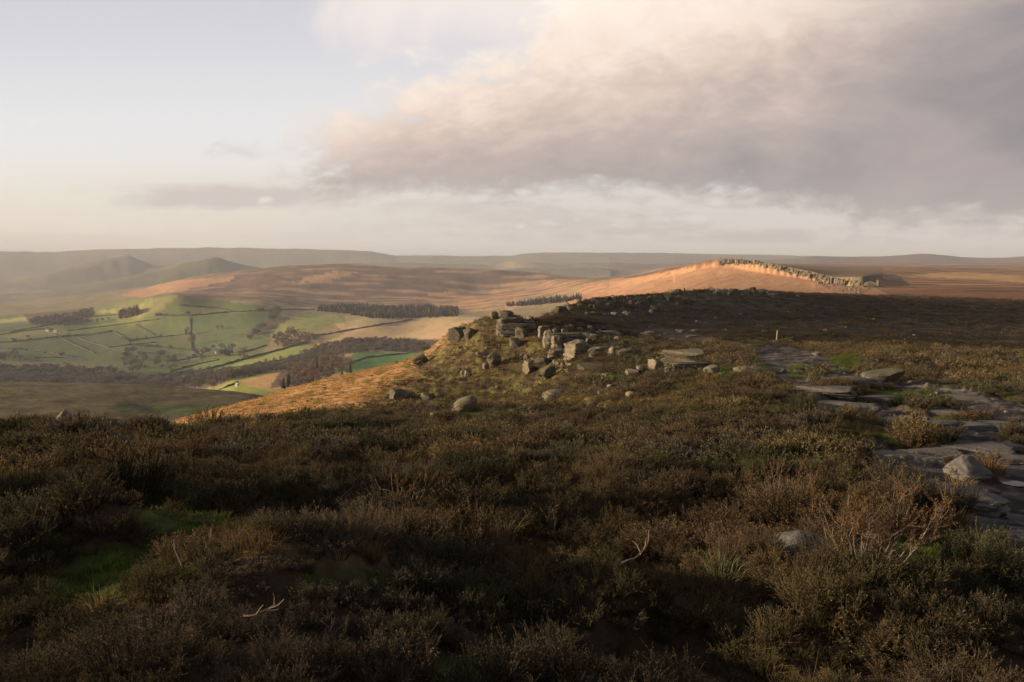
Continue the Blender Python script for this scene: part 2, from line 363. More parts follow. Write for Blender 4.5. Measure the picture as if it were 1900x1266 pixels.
# woodland floor and scrubby banks
for pts in ([(-400,676),(0,676),(110,680),(200,684),(250,700),(350,690),(440,690),(500,678),(520,690),(440,702),(380,722),(0,722),(-400,722)],
            [(590,668),(560,655),(600,640),(660,628),(720,628),(860,632),(860,668),(800,660),(790,652),(700,650),(640,656)],
            [(500,628),(470,612),(510,585),(540,590),(500,615)], [(30,570),(100,560),(175,575),(170,598),(60,604)], [(500,720),(520,690),(560,650),(600,660),(610,690),(560,716)]):
    mm = in_poly(pts, PXG + 5 * pn(90, 60, 104), PYG + 2 * pn(90, 60, 105)) & (RG > 620) & (RG < 3300)
    put(mm * .9, SCRUB)
mm = in_poly([(700,632),(860,630),(860,668),(760,655),(700,650)], PXG + 5 * pn(90, 60, 106), PYG) & (RG > 620) & (RG < 3300)
put(mm * .9, (.055, .040, .036))
put(sst(.05, .2, pn(40, 70, 107)) * sst(850, 930, PXG + 60 * pn(30, 30, 119)) * (PXG < 1130) * sst(900, 1200, RG) * (1 - sst(2600, 3000, RG)) * .6, (.12, .085, .06))
# brown moor beyond the fields
bm = sst(2680, 3000, RG + 500 * pn(20, 20, 108)) * (PXG > 330) * (PXG < 1130) * (1 - sl_)
put(bm, (.13, .080, .052))
put(bm * .9 * sst(-.05, .25, pn(11, 55, 109)), (.32, .195, .11))
put(bm * .7 * sst(.0, .3, pn(16, 70, 110)), (.085, .058, .042))
mm = in_poly([(215,548),(330,520),(440,514),(420,524),(330,540),(270,552)], WX, WY) & (RG > 2400)
put(mm * .9, (.36, .19, .10))
mm = in_poly([(540,522),(640,500),(660,506),(600,524)], WX, WY) & (RG > 2400)
put(mm * .8, (.42, .24, .12))
mm = in_poly([(780,548),(880,535),(960,525),(1060,516),(1130,520),(1060,548),(950,575),(860,580),(800,566)], PXG + 40 * pn(30, 30, 118), WY) & (RG > 1500) & (RG < 4500)
put(mm * .8 * sst(-.25, .2, pn(14, 50, 112)), (.42, .235, .125))
# far hills
fh = sst(5000, 5600, RG)
put(fh, (.15, .13, .085))
put(fh * .6 * sst(.0, .3, pn(30, 18, 113)), (.17, .17, .07))
put(fh * sst(.02, .3, pn(12, 9, 114)) * sst(7600, 9000, RG) * .7, (.20, .145, .09))
put(fh * ((PXG > 1130)).astype(float) * .9, (.13, .095, .075))
put(sst(.5, .75, np.exp(-((PXG - 330) / 55) ** 2)) * (RG > 5900) * (RG < 7000) * .4, (.24, .23, .09))
put(np.exp(-((PXG - 965) / 35) ** 2) * (RG > 7600) * (RG < 8600) * .8, (.38, .30, .16))
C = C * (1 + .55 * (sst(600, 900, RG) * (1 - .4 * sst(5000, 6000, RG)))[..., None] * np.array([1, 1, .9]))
# fine variation everywhere
v = 1 + .22 * pn(140, 90, 115, 3) + .16 * fbm(XG / 1.3, YG / 1.3, 3, 116) * nearm
C = np.clip(C * v[..., None], .004, .9)

# ------------------------------------------------------------------ node helpers
class NT:
    def __init__(s, tree): s.t = tree; s.n = tree.nodes; s.l = tree.links
    def new(s, typ, **kw):
        n = s.n.new(typ)
        for k, v in kw.items(): setattr(n, k, v)
        return n
    def set(s, sock, v):
        if v is None: return
        if isinstance(v, bpy.types.NodeSocket): s.l.new(v, sock)
        else: sock.default_value = v
    def m(s, op, a, b=None, c=None, clamp=False):
        n = s.new('ShaderNodeMath', operation=op, use_clamp=clamp)
        for i, v in enumerate((a, b, c)): s.set(n.inputs[i], v)
        return n.outputs[0]
    def mix(s, f, a, b, blend='MIX'):
        n = s.new('ShaderNodeMix', data_type='RGBA', blend_type=blend)
        def cc(v): return v if isinstance(v, bpy.types.NodeSocket) else (tuple(v) + (1,) if len(v) == 3 else v)
        s.set(n.inputs[0], f); s.set(n.inputs[6], cc(a)); s.set(n.inputs[7], cc(b))
        return n.outputs[2]
    def noise(s, vec, scale, detail=4, rough=.55, dist=0):
        n = s.new('ShaderNodeTexNoise')
        s.set(n.inputs['Vector'], vec); n.inputs['Scale'].default_value = scale; n.inputs['Detail'].default_value = detail
        n.inputs['Roughness'].default_value = rough; n.inputs['Distortion'].default_value = dist
        return n.outputs['Fac']
    def ss(s, v, a, b, lo=0, hi=1):
        n = s.new('ShaderNodeMapRange', interpolation_type='SMOOTHSTEP')
        s.set(n.inputs[0], v); s.set(n.inputs[1], a); s.set(n.inputs[2], b); s.set(n.inputs[3], lo); s.set(n.inputs[4], hi)
        return n.outputs[0]
    def ramp(s, v, stops):
        n = s.new('ShaderNodeValToRGB')
        e = n.color_ramp.elements
        while len(e) < len(stops): e.new(.5)
        for el, (p, c) in zip(e, stops):
            el.position = p; el.color = tuple(c) + (1,) if len(c) == 3 else c
        s.set(n.inputs[0], v)
        return n.outputs[0]
    def mapping(s, vec, scale=(1, 1, 1), rot=(0, 0, 0)):
        n = s.new('ShaderNodeMapping')
        s.l.new(vec, n.inputs[0]); n.inputs['Scale'].default_value = scale; n.inputs['Rotation'].default_value = rot
        return n.outputs[0]

def new_mat(name):
    m = bpy.data.materials.new(name); m.use_nodes = True
    m.node_tree.nodes.clear()
    t = NT(m.node_tree)
    out = t.new('ShaderNodeOutputMaterial')
    return m, t, out

def surf(name, col, rough=.9, spec=.2, bump=None):
    m, t, out = new_mat(name)
    b = t.new('ShaderNodeBsdfPrincipled')
    tc = t.new('ShaderNodeTexCoord').outputs['Object']
    n = t.noise(tc, 6, 4)
    dark = tuple(c * .72 for c in col); lite = tuple(min(c * 1.25, .95) for c in col)
    t.l.new(t.mix(n, dark, lite), b.inputs['Base Color'])
    b.inputs['Roughness'].default_value = rough; b.inputs['Specular IOR Level'].default_value = spec
    t.l.new(b.outputs[0], out.inputs[0])
    return m

def ground_material():
    m, t, out = new_mat('moor ground')
    b = t.new('ShaderNodeBsdfPrincipled')
    at = t.new('ShaderNodeAttribute', attribute_name='albedo')
    tc = t.new('ShaderNodeTexCoord').outputs['Object']
    n1 = t.noise(tc, .35, 4, .65); n2 = t.noise(tc, 4.5, 4, .7)
    f = t.m('ADD', t.m('MULTIPLY', n1, .9), t.m('MULTIPLY', n2, 1.2))
    f = t.ss(f, .65, 1.45, .55, 1.5)
    mul = t.new('ShaderNodeVectorMath', operation='SCALE')
    t.l.new(at.outputs['Color'], mul.inputs[0]); t.l.new(f, mul.inputs['Scale'])
    t.l.new(mul.outputs[0], b.inputs['Base Color'])
    b.inputs['Roughness'].default_value = .95; b.inputs['Specular IOR Level'].default_value = .08
    bp = t.new('ShaderNodeBump'); bp.inputs['Strength'].default_value = .6; bp.inputs['Distance'].default_value = .12
    t.l.new(n2, bp.inputs['Height'])
    t.l.new(bp.outputs[0], b.inputs['Normal'])
    t.l.new(b.outputs[0], out.inputs[0])
    return m
M_GROUND = ground_material()

def grid_mesh(name, i0, i1, j0, j1, mat, kind='structure', fmask=None):
    ii, jj = np.meshgrid(np.arange(i0, i1), np.arange(j0, j1), indexing='ij')
    q = np.stack([ii, ii + 1, ii + 1, ii], -1) * NR + np.stack([jj, jj, jj + 1, jj + 1], -1)
    q = q[..., ::-1].reshape(-1, 4)
    if fmask is not None: q = q[fmask[ii, jj].reshape(-1)]
    used, inv = np.unique(q, return_inverse=True)
    co = np.stack([XG.reshape(-1)[used], YG.reshape(-1)[used], ZG.reshape(-1)[used]], 1)
    me = bpy.data.meshes.new(name)
    nf = len(q)
    me.vertices.add(len(used)); me.loops.add(nf * 4); me.polygons.add(nf)
    me.vertices.foreach_set('co', co.astype(np.float32).ravel())
    me.loops.foreach_set('vertex_index', inv.astype(np.int32).ravel())
    me.polygons.foreach_set('loop_start', np.arange(nf, dtype=np.int32) * 4)
    me.polygons.foreach_set('use_smooth', np.ones(nf, bool))
    me.update(calc_edges=True)
    a = me.attributes.new('albedo', 'FLOAT_COLOR', 'POINT')
    cc = np.concatenate([C.reshape(-1, 3)[used], np.ones((len(used), 1))], 1)
    a.data.foreach_set('color', cc.astype(np.float32).ravel())
    me.materials.append(mat)
    o = bpy.data.objects.new(name, me); COL.objects.link(o)
    o['kind'] = kind
    return o

def ring(r): return int(np.clip((math.log(r) - LR[0]) / (LR[1] - LR[0]), 0, NR - 1))
NI = len(PHI) - 1
_pm = (PATHG > .5)
r1, r2, r3 = ring(150), ring(560), ring(5200)
g = grid_mesh('moorland', 0, NI, 0, r1, M_GROUND, fmask=~_pm)
g['label'] = 'heather covered moor running from the viewpoint to the rocky crest'
g = grid_mesh('footpath', 0, NI, 0, r1, M_GROUND, fmask=_pm)
g['label'] = 'eroded dark peat and bare rock footpath on the right'
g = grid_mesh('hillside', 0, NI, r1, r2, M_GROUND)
g['label'] = 'dark burnt plateau and grassy slope falling to the valley'
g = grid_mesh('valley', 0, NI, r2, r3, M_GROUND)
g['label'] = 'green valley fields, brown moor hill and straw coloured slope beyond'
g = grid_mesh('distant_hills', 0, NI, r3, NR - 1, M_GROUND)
g['label'] = 'hazy grey hills along the horizon'

# ------------------------------------------------------------------ sun, sky, air
SUN_EL, SUN_AZ = R(11), R(-93)       # bearing from straight ahead, negative = left
sd = Vector((math.sin(SUN_AZ) * math.cos(SUN_EL), math.cos(SUN_AZ) * math.cos(SUN_EL), math.sin(SUN_EL)))
sun = bpy.data.lights.new('sun', 'SUN'); so = bpy.data.objects.new('sun', sun); COL.objects.link(so)
sun.energy = 5.0; sun.angle = R(.53); sun.color = (1, .77, .50)
so.rotation_euler = sd.to_track_quat('Z', 'Y').to_euler()

world = bpy.data.worlds.new('World'); scene.world = world; world.use_nodes = True
world.node_tree.nodes.clear()
world.cycles.sampling_method = 'MANUAL'; world.cycles.sample_map_resolution = 256
t = NT(world.node_tree)
out = t.new('ShaderNodeOutputWorld'); bg = t.new('ShaderNodeBackground')
sky = t.new('ShaderNodeTexSky', sky_type='NISHITA')
sky.sun_disc = False; sky.sun_elevation = SUN_EL; sky.sun_rotation = SUN_AZ
# high thin evening air
sky.altitude = 450; sky.air_density = 1.0; sky.dust_density = 2.0; sky.ozone_density = 1.5
tc = t.new('ShaderNodeTexCoord').outputs['Generated']
sx = t.new('ShaderNodeSeparateXYZ'); t.l.new(tc, sx.inputs[0])
yy = t.m('MAXIMUM', sx.outputs[1], .06)
U = t.m('DIVIDE', sx.outputs[0], yy); V = t.m('DIVIDE', sx.outputs[2], yy)
uv = t.new('ShaderNodeCombineXYZ'); t.l.new(U, uv.inputs[0]); t.l.new(V, uv.inputs[1])
def U_(px, py): return (px - 950) / (FPX * kf(py))
V_ = slope_of
def fcurve(val, pts, lo, hi, vlo, vhi):
    n = t.new('ShaderNodeFloatCurve')
    t.set(n.inputs['Value'], t.m('DIVIDE', t.m('SUBTRACT', val, lo), hi - lo, clamp=True))
    cv = n.mapping.curves[0]
    P = [((x - lo) / (hi - lo), (y - vlo) / (vhi - vlo)) for x, y in pts]
    while len(cv.points) < len(P): cv.points.new(.5, .5)
    for p, (x, y) in zip(cv.points, P): p.location = (x, y)
    n.mapping.use_clip = False
    n.mapping.update()
    return t.m('MULTIPLY_ADD', n.outputs[0], vhi - vlo, vlo)
rotuv = t.mapping(uv.outputs[0], (1, 1, 1), (0, 0, R(-10)))
nA = t.noise(t.mapping(rotuv, (3.2, 6.4, 1)), 1.0, 5, .55, .9)
nB = t.noise(t.mapping(rotuv, (10, 19, 1)), 1.0, 5, .6, .6)
nH = t.noise(t.mapping(uv.outputs[0], (3.5, 30, 1)), 1.0, 5, .6, .2)
nF = t.noise(t.mapping(uv.outputs[0], (30, 55, 1)), 1.0, 3, .6, .4)
cn = t.m('ADD', t.m('MULTIPLY', t.m('SUBTRACT', nA, .5), .75), t.m('ADD', t.m('MULTIPLY', t.m('SUBTRACT', nB, .5), .45), t.m('MULTIPLY', t.m('SUBTRACT', nF, .5), .15)))
# clear sky
horiz = t.mix(t.ss(U, -.75, .35), (.80, .725, .61), (.66, .60, .565))
low = t.mix(t.ss(V, .045, .16), horiz, (.79, .775, .765))
high = t.mix(t.ss(V, .12, .33), low, (.61, .60, .65))
SKG = 7.3
clear = t.mix(.93, sky.outputs[0], t.mix(1.0, high, (SKG, SKG, SKG, 1), 'MULTIPLY'))
SKYMIX = clear
colr = clear
def layer(col, mask, base): return t.mix(mask, base, t.mix(1.0, col, (SKG, SKG, SKG, 1), 'MULTIPLY'))
# thin veil and streaks low down
nS = t.m('ADD', t.m('MULTIPLY', nH, .75), t.m('MULTIPLY', nF, .25))
bank = t.m('MULTIPLY', t.ss(V, .005, .03), t.m('SUBTRACT', 1, t.ss(V, .065, .12)))
colr = layer(t.mix(t.ss(U, -.6, .3), (.74, .66, .58), (.50, .445, .42)), t.m('MULTIPLY', t.m('MULTIPLY', bank, t.ss(nS, .40, .60)), t.ss(U, -.75, .1, .5, .95)), colr)
# lower right: pale gaps with white rims
gap = t.m('MULTIPLY', t.ss(U, -.1, .12), t.m('MULTIPLY', t.ss(V, .02, .05), t.m('SUBTRACT', 1, t.ss(V, .06, .085))))
colr = layer((.74, .715, .69), t.m('MULTIPLY', gap, t.ss(nS, .52, .66)), colr)
# long grey streak left of the big cloud
def band(px0, px1, py0, py1, col, strength, a, b, base, nz=None):
    u0, u1 = U_(px0, py0), U_(px1, py0); v1, v0 = V_(py0), V_(py1)
    du = t.m('DIVIDE', t.m('SUBTRACT', U, (u0 + u1) / 2), (u1 - u0) / 2); dv = t.m('DIVIDE', t.m('SUBTRACT', V, (v0 + v1) / 2), (v1 - v0) / 2)
    mk = t.m('SUBTRACT', 1, t.m('SQRT', t.m('ADD', t.m('MULTIPLY', du, du), t.m('MULTIPLY', dv, dv))))
    mk = t.ss(t.m('ADD', t.m('MAXIMUM', mk, -.5), t.m('MULTIPLY', t.m('SUBTRACT', nz or nS, .5), 2.2)), a, b)
    return layer(col, t.m('MULTIPLY', mk, strength), base)
colr = band(60, 780, 335, 402, (.57, .505, .475), .8, .1, .75, colr)
colr = band(280, 600, 225, 335, (.58, .53, .53), .55, .38, .95, colr, nB)
colr = band(420, 800, 160, 330, (.76, .68, .635), .6, .25, .9, colr, nB)
# high wisps
colr = band(420, 1500, -170, 150, (.84, .755, .71), .9, .05, .85, colr, nA)
colr = band(-500, 420, 418, 476, (.70, .61, .53), .8, .05, .7, colr)
# the big cloud
top_pts = [(-.36, V_(310)), (U_(535, 290), V_(270)), (U_(575, 260), V_(235)), (U_(650, 190), V_(190)), (U_(730, 150), V_(140)), (U_(860, 100), V_(95)), (U_(960, 70), V_(50)), (U_(1020, 20), V_(-60)), (U_(1120, 0), V_(-240)), (.8, V_(-300))]
bot_pts = [(-.36, V_(335)), (U_(535, 330), V_(345)), (U_(570, 350), V_(372)), (U_(640, 372), V_(388)), (U_(760, 355), V_(372)), (U_(860, 350), V_(368)), (U_(1000, 375), V_(372)), (U_(1250, 385), V_(382)), (U_(1500, 390), V_(392)), (U_(1750, 410), V_(405)), (.8, V_(420))]
VT = fcurve(U, top_pts, -.36, .8, 0, .6); VB = fcurve(U, bot_pts, -.36, .8, 0, .6)
inside = t.m('MINIMUM', t.m('MULTIPLY', t.m('SUBTRACT', VT, V), .55), t.m('MULTIPLY', t.m('SUBTRACT', V, VB), 1.5))
mask = t.ss(t.m('ADD', inside, t.m('MULTIPLY', t.m('ADD', cn, t.m('MULTIPLY', t.m('SUBTRACT', nF, .5), .22)), .17)), -.010, .042)
mask = t.m('MULTIPLY', mask, t.ss(t.m('ADD', U, t.m('MULTIPLY', cn, .22)), -.315, -.25))
bh = t.m('DIVIDE', t.m('SUBTRACT', V, VB), t.m('SUBTRACT', V_(60), VB), clamp=False)
skyd = t.m('ADD', t.m('MULTIPLY', bh, .72), t.m('MULTIPLY', t.m('ADD', U, .12), -.60))
lit = t.m('ADD', t.m('ADD', skyd, .225), t.m('MULTIPLY', t.m('ADD', cn, t.m('MULTIPLY', t.m('SUBTRACT', nF, .5), .14)), .80))
cc = t.ramp(lit, [(0, (.32, .288, .292)), (.18, (.40, .345, .33)), (.36, (.50, .415, .38)), (.55, (.69, .55, .475)), (.70, (.85, .705, .60)), (.86, (.91, .79, .685)), (1, (.93, .85, .77))])
cc = t.mix(t.ss(U, .22, .72), cc, t.mix(t.ss(nA, .35, .65), (.235, .225, .243), (.37, .32, .318)))
cc = t.mix(t.m('MULTIPLY', t.ss(bh, .30, .02), .45), cc, (.47, .42, .395))
colr = layer(cc, mask, colr)
# little puffs catching the sun
def puff(px, py, rx, ry, col, st):
    global colr
    du = t.m('DIVIDE', t.m('SUBTRACT', U, U_(px, py)), rx / FPX); dv = t.m('DIVIDE', t.m('SUBTRACT', V, V_(py)), ry / FPX)
    d = t.m('SQRT', t.m('ADD', t.m('MULTIPLY', du, du), t.m('MULTIPLY', dv, dv)))
    mk = t.ss(t.m('ADD', t.m('SUBTRACT', 1, d), t.m('MULTIPLY', t.m('SUBTRACT', nF, .5), 2.6)), .0, .75)
    colr = layer(col, t.m('MULTIPLY', mk, st), colr)
for p in [(485, 373, 20, 10, (.84, .77, .68), .6), (967, 420, 16, 9, (.80, .72, .64), .6), (1290, 406, 24, 10, (.74, .67, .60), .5), (62, 226, 12, 9, (.80, .76, .72), .5), (972, 357, 22, 10, (.78, .74, .70), .5), (1330, 375, 26, 12, (.76, .71, .66), .5)]:
    puff(*p)
# unseen sky overhead and behind, darkened to weaken the fill light
ov = t.ss(t.m('ADD', sx.outputs[2], t.m('MULTIPLY', t.m('SUBTRACT', nA, .5), .10)), .31, .46)
bk = t.ss(sx.outputs[1], .35, .0)
wst = t.m('MULTIPLY', t.ss(sx.outputs[0], -.55, -.95), t.ss(sx.outputs[2], .35, .05))
dk = t.m('MULTIPLY', t.m('MAXIMUM', ov, bk), t.m('SUBTRACT', 1, t.m('MULTIPLY', wst, .7)))
colr = layer(t.mix(nB, (.13, .135, .16), (.21, .205, .215)), dk, colr)
t.l.new(colr, bg.inputs['Color']); bg.inputs['Strength'].default_value = .1
t.l.new(bg.outputs[0], out.inputs[0])

def box_mesh(name, lo, hi):
    me = bpy.data.meshes.new(name)
    x0, y0, z0 = lo; x1, y1, z1 = hi
    me.from_pydata([(x0,y0,z0),(x1,y0,z0),(x1,y1,z0),(x0,y1,z0),(x0,y0,z1),(x1,y0,z1),(x1,y1,z1),(x0,y1,z1)], [],
                   [(3,2,1,0),(4,5,6,7),(0,1,5,4),(1,2,6,5),(2,3,7,6),(3,0,4,7)])
    return me
m, t2, o2 = new_mat('thin valley haze')
pv = t2.new('ShaderNodeVolumePrincipled')
pv.inputs['Color'].default_value = (.82, .86, 1.0, 1)
pv.inputs['Density'].default_value = 6.6e-5; pv.inputs['Anisotropy'].default_value = .0
t2.l.new(pv.outputs[0], o2.inputs['Volume'])
hz = bpy.data.objects.new('haze', box_mesh('haze', (-34500, -34500, float(ZG.min()) - 1.5), (34500, 34500, float(ZG.max()) + 6)))
hz.data.materials.append(m); COL.objects.link(hz); hz['kind'] = 'stuff'

scene.view_settings.view_transform = 'Standard'; scene.view_settings.look = 'None'
scene.view_settings.exposure = .62; scene.view_settings.gamma = 1
scene.render.engine = 'CYCLES'
scene.cycles.use_denoising = True
scene.cycles.max_bounces = 4; scene.cycles.diffuse_bounces = 2; scene.cycles.glossy_bounces = 2
scene.cycles.transmission_bounces = 3; scene.cycles.volume_bounces = 0; scene.cycles.transparent_max_bounces = 6

# unseen wisp of cloud added to the west, shaped to shade the plateau
tgt = Vector((70, 245, -13)); cp = tgt + sd * 2300
bm = bmesh.new(); bmesh.ops.create_icosphere(bm, subdivisions=5, radius=1.0)
cv = np.array([v.co[:] for v in bm.verts])
k_ = 1 + .35 * fbm(cv[:, 0] * 1.6 + cv[:, 2], cv[:, 1] * 2.4, 4, 170)
for v, q in zip(bm.verts, cv * k_[:, None]): v.co = (q[0] * 150, q[1] * 98, q[2] * 24)
me = bpy.data.meshes.new('cloud'); bm.to_mesh(me); bm.free()
m, t3, o3 = new_mat('low cloud')
pv = t3.new('ShaderNodeVolumePrincipled'); pv.inputs['Color'].default_value = (.95, .95, .95, 1); pv.inputs['Density'].default_value = .0065
t3.l.new(pv.outputs[0], o3.inputs['Volume']); me.materials.append(m)
co_ = bpy.data.objects.new('cloud', me); COL.objects.link(co_); co_.location = cp; co_['kind'] = 'stuff'; co_['label'] = 'unseen wisp added west of the moor to shade the plateau'
# ------------------------------------------------------------------ plants
class MBuf:
    """collects triangles, quads and a per-vertex tip value; build() links them as one mesh"""
    def __init__(s): s.v = []; s.f = []; s.t = []; s.n = 0
    def add(s, v, f, tip):
        v = np.asarray(v, float).reshape(-1, 3)
        s.v.append(v); s.f += [tuple(int(i) + s.n for i in q) for q in f]
        s.t.append(np.broadcast_to(np.asarray(tip, float), (len(v),))); s.n += len(v)
    def tube(s, pts, rad, sides=4, tip=0.0, cap=True):
        pts = np.asarray(pts, float); n = len(pts)
        rad = np.broadcast_to(np.asarray(rad, float), (n,))
        d = np.gradient(pts, axis=0); d /= np.linalg.norm(d, axis=1, keepdims=True) + 1e-9
        up = np.array([0, 0, 1.0]) if abs(d[0][2]) < .9 else np.array([1.0, 0, 0])
        a = np.cross(d, up); a /= np.linalg.norm(a, axis=1, keepdims=True) + 1e-9
        b = np.cross(d, a)
        th = np.arange(sides) / sides * 2 * np.pi
        v = pts[:, None] + rad[:, None, None] * (np.cos(th)[None, :, None] * a[:, None] + np.sin(th)[None, :, None] * b[:, None])
        f = [(i * sides + j, i * sides + (j + 1) % sides, (i + 1) * sides + (j + 1) % sides, (i + 1) * sides + j) for i in range(n - 1) for j in range(sides)]
        if cap: f += [tuple(range((n - 1) * sides, n * sides)), tuple(range(sides - 1, -1, -1))]
        s.add(v, f, np.repeat(np.broadcast_to(np.asarray(tip, float), (n,)), sides))
    def mesh(s, name, mat, smooth=False):
        me = bpy.data.meshes.new(name)
        me.from_pydata(np.concatenate(s.v).tolist(), [], s.f)
        if smooth: me.polygons.foreach_set('use_smooth', np.ones(len(s.f), bool))
        a = me.attributes.new('tip', 'FLOAT', 'POINT'); a.data.foreach_set('value', np.concatenate(s.t).astype(np.float32))
        if mat: me.materials.append(mat)
        return me

def leaf_tris(buf, p, d, ln, wd, tip0, tip1, rng):
    """many narrow triangles at points p along directions d"""
    n = len(p)
    side = np.cross(d, rng.normal(size=(n, 3))); side /= np.linalg.norm(side, axis=1, keepdims=True) + 1e-9
    a = p + side * wd[:, None] / 2; b = p - side * wd[:, None] / 2; c = p + d * ln[:, None]
    v = np.stack([a, b, c], 1).reshape(-1, 3)
    f = [(3 * i, 3 * i + 1, 3 * i + 2) for i in range(n)]
    buf.add(v, f, np.stack([tip0, tip0, tip1], 1).reshape(-1))

def unit(v): return v / (np.linalg.norm(v, axis=-1, keepdims=True) + 1e-9)

def heather_mesh(name, seed, stems, sprigs, leaves, size, wood=True, rx=.30, hh=.34, mat=None, spread=1.0):
    rng = np.random.default_rng(seed); B = MBuf()
    for k in range(stems):
        th = rng.uniform(0, 2 * np.pi); q = rng.uniform(0, 1) ** .5
        lean = q * 1.15 * spread
        end = np.array([math.cos(th) * math.sin(lean) * rx * 1.15, math.sin(th) * math.sin(lean) * rx * 1.15, hh * (.35 + .65 * math.cos(lean * .8)) * rng.uniform(.7, 1.15)])
        root = np.array([math.cos(th) * .05, math.sin(th) * .05, -.06])
        mid = root * .5 + end * .5 + np.array([math.cos(th), math.sin(th), -.3]) * .05 + rng.normal(size=3) * .02
        tt = np.linspace(0, 1, 5)[:, None]
        path = (1 - tt) ** 2 * root + 2 * tt * (1 - tt) * mid + tt ** 2 * end
        if wood: B.tube(path, np.linspace(.006, .0022, 5) * (1 if size < .02 else size / .016), 3, np.linspace(.0, .25, 5), cap=False)
        for s_ in range(sprigs):
            u = rng.uniform(.45, 1.0)
            o = (1 - u) ** 2 * root + 2 * u * (1 - u) * mid + u * u * end
            out = unit(np.array([o[0], o[1], .10]) + rng.normal(size=3) * .10)
            d = unit(out * .55 + np.array([0, 0, .75]) + rng.normal(size=3) * .35)
            L = rng.uniform(.07, .15) * (hh / .34)
            if wood: B.tube(np.stack([o, o + d * L * .6 + rng.normal(size=3) * .004, o + d * L]), .0016, 3, .35, cap=False)
            w = np.linspace(.15, 1, leaves); P = o + d * L * w[:, None]
            D = unit(d * .8 + unit(rng.normal(size=(leaves, 3))) * .8)
            leaf_tris(B, P, D, rng.uniform(.8, 1.4, leaves) * size, rng.uniform(.4, .6, leaves) * size, .35 + .45 * w * u, .45 + .55 * w * u, rng)
    return B.mesh(name, mat)

def tuft_mesh(name, seed, blades, hgt, rad, wd, droop, mat, curve=.6):
    rng = np.random.default_rng(seed); B = MBuf()
    for k in range(blades):
        th = rng.uniform(0, 2 * np.pi); r = rad * rng.uniform(0, 1) ** .6
        p = np.array([math.cos(th) * r, math.sin(th) * r, -.015])
        lean = np.array([math.cos(th), math.sin(th), 0]) * r / rad * droop + rng.normal(size=3) * .18
        h = hgt * rng.uniform(.5, 1.15)
        d0 = unit(np.array([0, 0, 1.0]) + lean * .6); d1 = unit(np.array([0, 0, .5 * (1 - curve)]) + lean * 1.6 + np.array([.22, .05, 0]) * curve)
        m = p + d0 * h * .55; e = m + unit(d0 * (1 - curve) + d1 * curve) * h * .5
        s = unit(np.cross(d0, rng.normal(size=3))) * wd / 2
        B.add([p - s, p + s, m + s * .75, m - s * .75, e], [(0, 1, 2, 3), (3, 2, 4)], [0, 0, .5, .5, 1])
    return B.mesh(name, mat)

def plant_material(name, wood, translucent=.25, instanced=True, tint=(.1, .07, .04), tipgain=1.9, var=.5, lowf=.55):
    m, t, out = new_mat(name)
    tip = t.new('ShaderNodeAttribute', attribute_name='tip').outputs['Fac']
    if instanced:
        base = t.new('ShaderNodeAttribute', attribute_name='tint', attribute_type='INSTANCER').outputs['Color']
    else:
        base = t.new('ShaderNodeRGB').outputs[0]; base.default_value = tint + (1,)
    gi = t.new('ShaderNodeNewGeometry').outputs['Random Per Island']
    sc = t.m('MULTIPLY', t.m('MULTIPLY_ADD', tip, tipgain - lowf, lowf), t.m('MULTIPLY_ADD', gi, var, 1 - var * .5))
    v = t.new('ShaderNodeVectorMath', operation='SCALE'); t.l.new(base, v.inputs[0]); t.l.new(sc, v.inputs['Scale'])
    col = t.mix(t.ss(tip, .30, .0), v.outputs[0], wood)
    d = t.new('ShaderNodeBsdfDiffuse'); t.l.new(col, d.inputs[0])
    if translucent:
        tr = t.new('ShaderNodeBsdfTranslucent'); t.l.new(col, tr.inputs[0])
        mx = t.new('ShaderNodeMixShader'); mx.inputs[0].default_value = translucent
        t.l.new(d.outputs[0], mx.inputs[1]); t.l.new(tr.outputs[0], mx.inputs[2]); t.l.new(mx.outputs[0], out.inputs[0])
    else: t.l.new(d.outputs[0], out.inputs[0])
    return m

M_HEATHER = plant_material('winter heather', (.075, .062, .050), .22, tipgain=2.75, var=.8, lowf=.30)  # sunlit tips and shaded gaps put into the colour, besides wood and leaf tones
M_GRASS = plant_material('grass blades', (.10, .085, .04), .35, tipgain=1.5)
M_TREE = plant_material('winter trees', (.07, .058, .046), .1, tipgain=1.35, var=.7)

